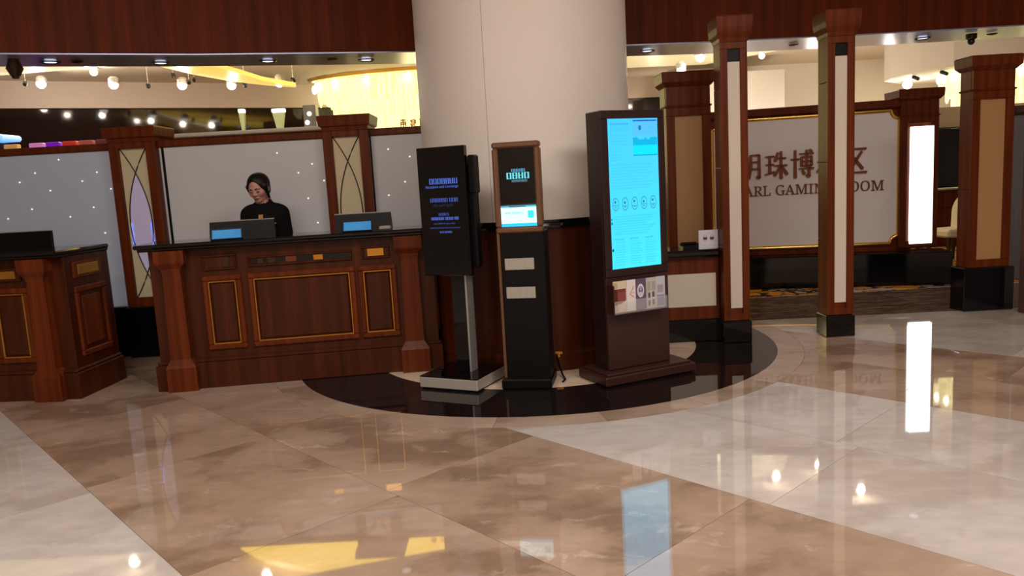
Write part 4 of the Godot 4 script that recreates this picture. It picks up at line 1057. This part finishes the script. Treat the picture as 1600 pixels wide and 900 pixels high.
	var lip := MB.new(); lip.tube([head * Vector3(-0.02, -0.054, 0.082), head * Vector3(-0.008, -0.051, 0.089), head * Vector3(0.008, -0.051, 0.089), head * Vector3(0.02, -0.054, 0.082)], 0.004, 6); obj("lips", lip, M.lips, t)
	# hair combed back from a centre parting, tucked behind the jaw
	var hr := func(p: Vector3) -> float:
		var v := ell(p, Vector3(0, 0.038, -0.022), Vector3(0.09, 0.093, 0.106))
		v = smin(v, ell(p, Vector3(0, -0.03, -0.075), Vector3(0.06, 0.06, 0.045)), 0.03)
		for s in [-1.0, 1.0]:
			v = smin(v, cap(p, Vector3(s * 0.079, 0.03, 0.024), Vector3(s * 0.077, -0.045 - (0.03 if s > 0.0 else 0.0), 0.012), 0.016, 0.01), 0.02)
		# face opening
		var cut := ell(p, Vector3(-0.004, -0.012, 0.1), Vector3(0.068, 0.104, 0.1))
		v = -smin(-v, cut, 0.012)
		v = maxf(v, -(hd.call(p) + 0.002))
		return v
	b = MB.new(); surface(b, hr, Vector3(-0.12, -0.13, -0.15), Vector3(0.12, 0.15, 0.13), 0.0045, head)
	obj("hair", b, M.hair, t)
	# clothes
	var jk := func(p: Vector3) -> float:
		var v: float = torso.call(p, 0.018)
		v = smin(v, arms.call(p, 0.014, false), 0.04)
		v = smin(v, cap(p, neck0 + Vector3(0, 0.0, 0.0), neck0 + Vector3(0, 0.06, 0.012), 0.076, 0.07), 0.03)
		v = maxf(v, -(cap(p, Vector3(0, 1.375, 0.03), Vector3(0, 1.55, 0.06), 0.052, 0.09)))
		return maxf(v, 0.70 - p.y)
	b = MB.new(); surface(b, jk, Vector3(-0.34, 0.66, -0.22), Vector3(0.34, 1.38, 0.25), 0.012); obj("jacket", b, M.jacket, t)
	var tr := func(p: Vector3) -> float:
		return maxf(smin(legs.call(p, 0.016), torso.call(p, 0.008), 0.05), maxf(p.y - 0.86, 0.07 - p.y))
	b = MB.new(); surface(b, tr, Vector3(-0.24, 0.04, -0.2), Vector3(0.24, 0.9, 0.2), 0.016); obj("trousers", b, M.trousers, t)
	for k in 2:
		var sf := func(p: Vector3) -> float:
			return maxf(smin(cap(p, an[k] + Vector3(0, -0.04, -0.03), an[k] + Vector3(0, -0.045, 0.15), 0.042, 0.036), cap(p, an[k], an[k] + Vector3(0, 0.03, 0), 0.045, 0.05), 0.02), 0.002 - p.y)
		b = MB.new(); surface(b, sf, an[k] + Vector3(-0.08, -0.1, -0.12), an[k] + Vector3(0.08, 0.06, 0.22), 0.01); obj("shoe", b, M.shoe, t)
	# scarf tongue, collar pin, name badge
	b = MB.new()
	var sc := [[1.272, 0.017, 0.092], [1.235, 0.018, 0.114], [1.16, 0.019, 0.134], [1.07, 0.019, 0.13]]
	for i in 3:
		var y0: float = sc[i][0]; var y1: float = sc[i + 1][0]; var w0: float = sc[i][1]; var w1: float = sc[i + 1][1]; var z0: float = sc[i][2]; var z1: float = sc[i + 1][2]
		b.quad_auto(Vector3(-w0, y0, z0), Vector3(w0, y0, z0), Vector3(w1, y1, z1), Vector3(-w1, y1, z1), Vector3(0, 1.2, 0))
		for s in [-1.0, 1.0]: b.quad_auto(Vector3(s * w0, y0, z0), Vector3(s * w1, y1, z1), Vector3(s * w1, y1, z1 - 0.03), Vector3(s * w0, y0, z0 - 0.03), Vector3(0, 1.2, 0.05))
	obj("scarf", b, M.scarf, t)
	b = MB.new(); b.ball(Vector3(0.045, 1.285, 0.075), Vector3(0.011, 0.011, 0.008), 10, 8); obj("collar_pin", b, M.steel, t)
	obj("name_badge", boxed(Vector3(0.085, 1.17, 0.118), Vector3(0.075, 0.014, 0.012), 0.003), M.steel, t)

# ------------------------------------------------------------------ the hall behind
const ORD := ["first", "second", "third", "fourth", "fifth", "sixth", "seventh", "eighth"]

func spot(at: Vector3, label: String, group: String, r := 0.05, e := 0.45) -> void:
	var t := thing("spotlight", label, "spotlight", at, 0.0, group)
	var b := MB.new(); b.lathe(Vector3.ZERO, [[r * 0.7, r * 1.4], [r * 1.1, r * 0.9], [r * 1.15, 0.0], [r, -0.01]], 16); obj("housing", b, M.steel, t)
	b = MB.new(); b.ball(Vector3(0, -r * 0.3, 0.02), Vector3(r, r, r), 12, 8); obj("lamp", b, M.lamp_white, t)
	var l := OmniLight3D.new(); l.name = "lamp_light"; t.add_child(l); l.position = Vector3(0, -r * 1.6, 0.1); l.light_color = Color(1, 0.93, 0.84); l.light_energy = e; l.light_size = 0.05; l.omni_range = 30.0; l.omni_attenuation = 2.0; l.shadow_enabled = true

func black_spot(at: Vector3, label: String, group: String, down := 0.1) -> void:
	var t := thing("black_spotlight", label, "spotlight", at, 0.0, group)
	var b := MB.new(); b.tube([Vector3(0, down, 0), Vector3.ZERO], 0.004, 6); obj("stem", b, M.wall_white, t)
	b = MB.new(); b.tube([Vector3(-0.02, 0.02, -0.035), Vector3(0.02, -0.02, 0.045)], 0.034, 10); b.ball(Vector3(0.02, -0.02, 0.045), Vector3(0.034, 0.034, 0.034), 10, 6); b.ball(Vector3(-0.02, 0.02, -0.035), Vector3(0.034, 0.034, 0.034), 10, 6); obj("head", b, M.black_fitting, t)

func back_hall() -> void:
	var b := MB.new()
	# mauve bulkhead over a dark glass shopfront, left
	var line := [Vector2(-11, -12.6), Vector2(-8.7, -13.8), Vector2(-4.1, -16.4), Vector2(-1.0, -17.6), Vector2(2.2, -18.2), Vector2(4.0, -18.4)]
	var sh := MB.new(); var yel := MB.new()
	for i in line.size() - 1:
		var p0: Vector2 = line[i]; var p1: Vector2 = line[i + 1]; var nn := (p1 - p0).orthogonal().normalized()
		if nn.y > 0.0: nn = -nn
		b.slab(PackedVector2Array([p0, p1, p1 + nn * 0.25, p0 + nn * 0.25]), 3.33, 3.81)
		sh.slab(PackedVector2Array([p0 + nn * 0.12, p1 + nn * 0.12, p1 + nn * 0.3, p0 + nn * 0.3]), 0.0, 3.34)
	struct("trim_bulkhead", b, M.bulkhead_mauve)
	mat("shop_glass", c8(34, 24, 22), 0.06)
	struct("wall_shopfront", sh, M.shop_glass)
	# right: white bulkhead with rounded underside
	b = MB.new()
	b.slab(PackedVector2Array([Vector2(7.34, -14.8), Vector2(7.45, -14.0), Vector2(7.65, -13.3), Vector2(8.2, -12.36), Vector2(9.2, -11.3), Vector2(12, -9.9), Vector2(12, -14.5), Vector2(9.6, -16.6), Vector2(8.1, -16.0), Vector2(7.5, -15.4)]), 3.1, 3.81)
	struct("trim_bulkhead_right", b, M.wall_white)
	struct("wall_back_right", boxed(Vector3(7.5, 1.9, -17.6), Vector3(7.6, 3.8, 0.2)), M.wall_white)
	struct("wall_step", boxed(Vector3(4.9, 1.75, -16.6), Vector3(1.6, 3.5, 1.6), 0.01), M.wall_white)
	# uplights washing the white back wall
	for i in 3:
		var u := thing("uplight", ["uplight washing the white wall left of the lone slim post", "uplight washing the white wall right of the lone slim post", "uplight washing the white wall beside the white bulkhead"][i], "uplight", Vector3(4.6 + i * 1.5, 0.0, -15.4), 0.0, "uplights behind the sign wall")
		obj("stand", boxed(Vector3(0, 1.05, 0), Vector3(0.12, 2.1, 0.12), 0.01), M.black_fitting, u)
		b = MB.new(); b.ball(Vector3(0, 2.16, 0), Vector3(0.06, 0.06, 0.06)); obj("lamp", b, M.lamp_soft, u)
		var l := OmniLight3D.new(); l.name = "lamp_light"; u.add_child(l); l.position = Vector3(0, 2.26, 0); l.light_color = Color(1, 0.95, 0.9); l.light_energy = 0.45; l.light_size = 0.06; l.omni_range = 30.0; l.omni_attenuation = 2.0; l.shadow_enabled = true
	# golden coves: the glow of hidden lamps is put into the panels' own emission
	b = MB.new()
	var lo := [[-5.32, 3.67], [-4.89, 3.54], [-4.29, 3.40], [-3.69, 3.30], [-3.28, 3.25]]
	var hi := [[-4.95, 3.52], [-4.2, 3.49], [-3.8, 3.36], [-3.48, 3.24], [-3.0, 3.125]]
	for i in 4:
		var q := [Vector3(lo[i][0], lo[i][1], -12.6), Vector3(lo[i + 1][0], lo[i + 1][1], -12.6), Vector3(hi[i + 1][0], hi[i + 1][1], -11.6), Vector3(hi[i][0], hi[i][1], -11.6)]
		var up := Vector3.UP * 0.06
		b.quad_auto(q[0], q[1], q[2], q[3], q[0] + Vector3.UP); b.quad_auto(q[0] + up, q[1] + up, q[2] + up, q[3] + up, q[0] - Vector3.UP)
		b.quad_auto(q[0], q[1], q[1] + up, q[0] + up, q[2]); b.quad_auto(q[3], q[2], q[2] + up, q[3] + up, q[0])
	tag(obj("glowing_cove", b, M.cove_gold), "curved golden cove with painted lamp glow above the clerk, left of the chandelier", "cove light", "golden cove lights")
	b = MB.new(); b.slab(PackedVector2Array([Vector2(-4.3, -10.95), Vector2(-3.0, -11.05), Vector2(-0.4, -10.75), Vector2(0.6, -10.6), Vector2(0.6, -9.95), Vector2(-0.6, -10.1), Vector2(-2.1, -10.1), Vector2(-2.9, -10.05), Vector2(-3.7, -10.4)]), 3.6, 3.68)
	tag(obj("glowing_cove", b, M.cove_gold_hot), "bright yellow cove light under the hall ceiling, mirrored in the marble", "cove light", "golden cove lights")
	b = MB.new(); b.slab(PackedVector2Array([Vector2(-9.5, -11.2), Vector2(-7.5, -10.4), Vector2(-5.8, -11.2), Vector2(-6.6, -12.6), Vector2(-9.5, -13.0)]), 3.72, 3.79)
	tag(obj("glowing_cove", b, M.cove_cream), "pale cream cove with painted lamp glow in the ceiling at the far left", "cove light", "golden cove lights")
	b = MB.new(); b.slab(PackedVector2Array([Vector2(1.6, -13.4), Vector2(2.6, -12.4), Vector2(4.6, -13.0), Vector2(5.4, -14.6), Vector2(4.2, -16.2), Vector2(2.2, -16.0)]), 3.72, 3.79)
	tag(obj("glowing_cove", b, M.cove_cream), "pale cream cove with painted lamp glow in the ceiling just right of the round column", "cove light", "golden cove lights")
	# bright spotlights
	var k := 0
	for q in [[-6.632, 3.74, -13.0], [-7.514, 3.605, -13.0], [-6.336, 3.53, -13.0], [-5.218, 3.459, -13.0], [-4.412, 3.415, -13.0], [-3.622, 3.413, -13.0]]:
		spot(Vector3(q[0], q[1], q[2]), ["bright round spotlight highest at left, right under the soffit", "leftmost bright round spotlight under the cream ceiling", "bright round spotlight above the left lattice pillar", "small bright spotlight between two black spotlights, below the golden cove tip", "bright round spotlight under the middle of the golden cove", "bright round spotlight at the right end of the golden cove"][k], "bright spotlights of the left ceiling", 0.075 if k else 0.06)
		k += 1
	k = 0
	for q in [[3.57, 3.6, -14.08], [3.3, 3.44, -14.4], [4.78, 3.6, -14.43], [3.5, 2.9, -18.0]]:
		spot(Vector3(q[0], q[1], q[2]), ["bright spotlight right of the tan pillar top, upper one", "bright spotlight just above the cap of the tan pillar", "bright spotlight seen between the two slim posts", "tiny bright light on the far wall beside the round column"][k], "bright spotlights of the right ceiling", 0.085 if k < 2 else 0.055)
		k += 1
	spot(Vector3(8.0, 3.06, -15.5), "bright round light under the tip of the white bulkhead", "bright spotlights of the right ceiling", 0.09)
	k = 0
	for q in [[-5.78, -10.77], [-3.63, -10.15], [4.32, -12.58], [3.83, -10.85], [5.22, -13.0], [2.79, -11.9], [5.44, -11.86]]:
		spot(Vector3(q[0], 3.72, q[1]), "hidden ceiling spotlight mirrored as " + ["the leftmost bright dot", "the bright dot beside the yellow streak", "the uppermost dot", "the lowest right-hand dot", "the dot below the white glow", "the faint dot left of the post", "the rightmost dot"][k] + " in the marble", "spotlights mirrored in the marble", 0.05, 0.25)
		k += 1
	k = 0
	for q in [[-7.6, -12.7, 3.56], [-5.35, -13.0, 3.60], [-5.78, -13.0, 3.46], [-4.75, -12.3, 3.42], [-4.95, -12.6, 3.43], [-4.2, -13.0, 3.385], [-3.40, -13.0, 3.42]]:
		black_spot(Vector3(q[0], q[2], q[1]), "little black spotlight, " + ORD[k] + " from the left below the cream ceiling", "black spotlights of the left ceiling", 3.8 - q[2])
		k += 1
	black_spot(Vector3(7.62, 3.04, -14.45), "little black spotlight under the white bulkhead, left one", "black spotlights of the white bulkhead", 0.06)
	black_spot(Vector3(7.80, 3.04, -13.85), "little black spotlight under the white bulkhead, right one", "black spotlights of the white bulkhead", 0.06)
	chandelier("large crystal chandelier glowing pale yellow left of the round column", Vector3(-1.3, 3.72, -16.0), 2.55, 1.2, 1.5, 390)
	chandelier("crystal chandelier glowing behind the tall pillar at the right", Vector3(8.85, 3.09, -14.3), 0.82, 0.7, 0.85, 120)
	# lamps with their tapered light beams shaped as frosted shades, distant machines, ledge
	k = 0
	for q in [[-4.82, 2.95, -14.6, 0.055], [-4.14, 2.92, -14.6, 0.12]]:
		var t := thing("tapered_lamp", ["narrow lamp with its tapered light beam as a frosted shade above the clerk", "wide lamp with its tapered light beam as a frosted shade right of the clerk"][k], "lamp", Vector3(q[0], 0, q[2]), 0.0, "tapered lamps on the dark wall")
		b = MB.new(); b.stack(Vector3.ZERO, [[q[1] - 0.22, q[3] * 0.35, 0.03], [q[1] + 0.15, q[3] * 0.9, 0.05]]); obj("beam_shade", b, glow("frosted_beam_%d" % k, Color(0.74, 0.80, 0.50), 0.22, c8(170, 176, 140)), t)  # the lamp's light beam, given a solid glowing shape
		obj("lamp_head", boxed(Vector3(0, q[1] + 0.19, 0), Vector3(q[3] * 2.0, 0.07, 0.12), 0.01), M.lamp_dim, t)
		obj("stem", boxed(Vector3(0, (q[1] - 0.22) * 0.5, -0.02), Vector3(0.05, q[1] - 0.22, 0.05), 0.006), M.bronze, t)
		k += 1
	obj("white_ledge", boxed(Vector3(-3.1, 2.35, -9.6), Vector3(2.7, 0.045, 0.3), 0.01), M.wall_white)
	tag(get_node("white_ledge"), "thin white ledge running behind the middle partition screen", "ledge")
	var post := MB.new(); post.box(Vector3(-3.1, 1.165, -9.68), Vector3(2.6, 2.325, 0.08)); tag(obj("low_partition", post, M.wood_dark), "dark wooden partition carrying the thin white ledge", "partition")
	k = 0
	var cols := [c8(196, 150, 96), c8(206, 130, 190), c8(120, 24, 190), c8(178, 44, 34), c8(150, 74, 66), c8(90, 40, 44)]
	var names := ["tan", "pink", "purple", "red", "dusty rose", "maroon"]
	for c in cols:
		var t := thing("gaming_machine", "distant gaming machine with a %s topper showing over the left screen" % names[k], "gaming machine", Vector3(-6.95 + k * 0.235 + (0.12 if k > 0 else 0.0), 0, -11.2), 0.0, "distant gaming machines")
		obj("cabinet", boxed(Vector3(0, 1.15, 0), Vector3(0.2, 2.3, 0.4), 0.01), M.black_satin, t)
		obj("topper_screen", boxed(Vector3(0, 2.405, 0.1), Vector3(0.19, 0.16, 0.1), 0.01), glow("topper_lamp_%d" % k, c, 0.55, c), t)
		k += 1
	var bt := thing("blue_canopy", "glowing light blue canopy strip at the far left above the screens", "canopy", Vector3(-7.9, 0, -11.6))
	obj("canopy_light", boxed(Vector3(0, 2.62, 0), Vector3(1.3, 0.09, 0.5), 0.03), glow("canopy_lamp", Color(0.35, 0.66, 1.0), 1.3), bt)
	obj("support", boxed(Vector3(0, 1.28, -0.1), Vector3(0.9, 2.57, 0.2), 0.01), M.black_satin, bt)
	# bulb column left of the chandelier
	var mc := thing("bulb_column", "mirrored column dotted with small bulbs left of the chandelier", "column", Vector3(-3.62, 0, -14.9))
	obj("shaft", boxed(Vector3(0, 1.6, 0), Vector3(0.24, 3.2, 0.24), 0.01), M.grey_gloss, mc)
	for i in 4:
		b = MB.new(); b.ball(Vector3(-0.05 + 0.05 * (i % 2), 2.56 + i * 0.16, 0.13), Vector3(0.04, 0.04, 0.03), 10, 8); obj("bulb", b, M.bulb_lamp, mc)
	# three gilt characters standing on the right end of the rail
	var sg := [[[15, 10, 85, 10], [50, 0, 50, 40], [15, 40, 85, 40], [15, 40, 15, 90], [85, 40, 85, 90], [50, 40, 50, 100], [15, 65, 85, 65]], [[10, 20, 25, 40], [30, 15, 30, 95], [50, 10, 50, 90], [70, 5, 70, 95], [88, 20, 88, 60], [8, 70, 24, 95]], [[5, 5, 95, 5], [5, 5, 5, 95], [95, 5, 95, 95], [5, 95, 95, 95], [28, 30, 72, 30], [28, 55, 72, 55], [50, 18, 50, 78], [28, 78, 72, 78]]]
	for i in 3:
		b = MB.new()
		for st in sg[i]:
			var p0 := Vector2(st[0] * 0.00065, -st[1] * 0.0007); var p1 := Vector2(st[2] * 0.00065, -st[3] * 0.0007); var d := (p1 - p0).normalized() * 0.005; var nn := Vector2(-d.y, d.x)
			b.plate(PackedVector2Array([p0 - d + nn, p1 + d + nn, p1 + d - nn, p0 - d - nn]), 0.0, 0.012)
		var o := obj("gilt_character", b, M.gold); o.position = Vector3(-1.035 + i * 0.1, 2.263, -7.92)
		tag(o, ["leftmost", "middle", "rightmost"][i] + " of three small gilt characters on the screen rail before the chandelier", "letter", "gilt characters on the screen rail")
	# room glimpsed at the right: panelled wall, navy display, cream chair
	struct("wall_lounge", boxed(Vector3(8.6, 0.5, -13.7), Vector3(4.0, 1.0, 0.2), 0.01), M.wood_red)
	struct("wall_lounge_upper", boxed(Vector3(8.6, 1.72, -13.76), Vector3(4.0, 1.44, 0.12)), M.wall_warm)
	struct("trim_lounge_rail", boxed(Vector3(8.6, 1.02, -13.64), Vector3(4.0, 0.04, 0.2), 0.006), M.steel)
	struct("trim_lounge_dado", boxed(Vector3(8.6, 0.72, -13.59), Vector3(4.0, 0.05, 0.03), 0.006), M.wood_red)
	var nd := thing("wall_display", "dark navy wall display between the lit pillar and the tall pillar", "display", Vector3(7.7, 0, -13.66))
	obj("screen", boxed(Vector3(0, 1.57, 0.0), Vector3(0.9, 1.0, 0.05), 0.006), mat("navy", c8(10, 14, 40), 0.2), nd)
	obj("bezel", boxed(Vector3(0, 1.57, -0.02), Vector3(0.94, 1.04, 0.05), 0.006), M.black_satin, nd)
	for q in [[6.70, -11.6, 12.0, "cream upholstered dining chair with dark legs seen left of the tall pillar"], [6.12, -12.1, 200.0, "other cream dining chair mostly hidden behind the glowing pillar"]]:
		var t := thing("dining_chair", q[3], "chair", Vector3(q[0], 0, q[1]), deg_to_rad(q[2]), "cream chairs in the lounge")
		obj("seat", boxed(Vector3(-0.02, 0.45, 0), Vector3(0.5, 0.12, 0.5), 0.03), M.chair_cream, t)
		b = MB.new()
		var prof := PackedVector2Array()
		for i in 13: prof.append(Vector2(0.25 * cos(PI * i / 12.0), 0.75 + 0.27 * sin(PI * i / 12.0)))
		prof.append(Vector2(-0.22, 0.42)); prof.append(Vector2(0.22, 0.42))
		b.plate(prof, -0.03, 0.05, Transform3D(Basis(Vector3.UP, -PI / 2).rotated(Vector3.BACK, -0.12), Vector3(0.18, 0.0, 0))); obj("backrest", b, M.chair_cream, t)
		for s in [[-0.22, -0.2], [-0.22, 0.2], [0.22, -0.2], [0.22, 0.2]]:
			b = MB.new(); b.stack(Vector3(s[0], 0, s[1]), [[0.0, 0.014, 0.014], [0.4, 0.026, 0.026]]); obj("leg", b, M.bronze, t)

func chandelier(label: String, at: Vector3, rx: float, rz: float, drop: float, count: int) -> void:
	var t := thing("chandelier", label, "chandelier", at, 0.0, "crystal chandeliers")
	var pl := PackedVector2Array()
	for i in 40: pl.append(Vector2(cos(TAU * i / 40.0) * rx, sin(TAU * i / 40.0) * rz))
	var b := MB.new(); b.slab(pl, 0.02, 0.08); obj("canopy", b, M.gold_bright, t)
	var r := RandomNumberGenerator.new(); r.seed = count
	for tier in 3:
		var kx: float = [0.93, 0.82, 0.68][tier]; var len: float = drop * [0.3, 0.62, 1.0][tier]
		for i in count / 3:
			var a := TAU * (i + r.randf() * 0.3) / (count / 3)
			var c := Vector3(cos(a) * rx * kx, 0, sin(a) * rz * kx)
			var l := len * (0.74 + 0.36 * r.randf()); var w := 0.017 + 0.02 * r.randf()
			b = MB.new(); b.stack(c, [[-l, w * 0.5, w * 0.5], [-l + 0.05, w, w], [0.02, w * 0.9, w * 0.9]], Basis(Vector3.UP, r.randf()))
			obj("crystal_light_strand", b, M.crystal_lamp, t)
	for i in 18:
		var a := TAU * i / 18.0
		b = MB.new(); b.ball(Vector3(cos(a) * rx * 0.97, -0.1, sin(a) * rz * 0.99), Vector3(0.05, 0.09, 0.05), 10, 8); obj("bulb", b, M.bulb_lamp, t)
	var l := OmniLight3D.new(); l.name = "lamp_light"; t.add_child(l); l.position = Vector3(0, -drop - 0.25, rz * 0.5); l.light_color = Color(1, 0.9, 0.62); l.light_energy = 2.5; l.light_size = 0.6; l.omni_range = 30.0; l.omni_attenuation = 2.0; l.shadow_enabled = true
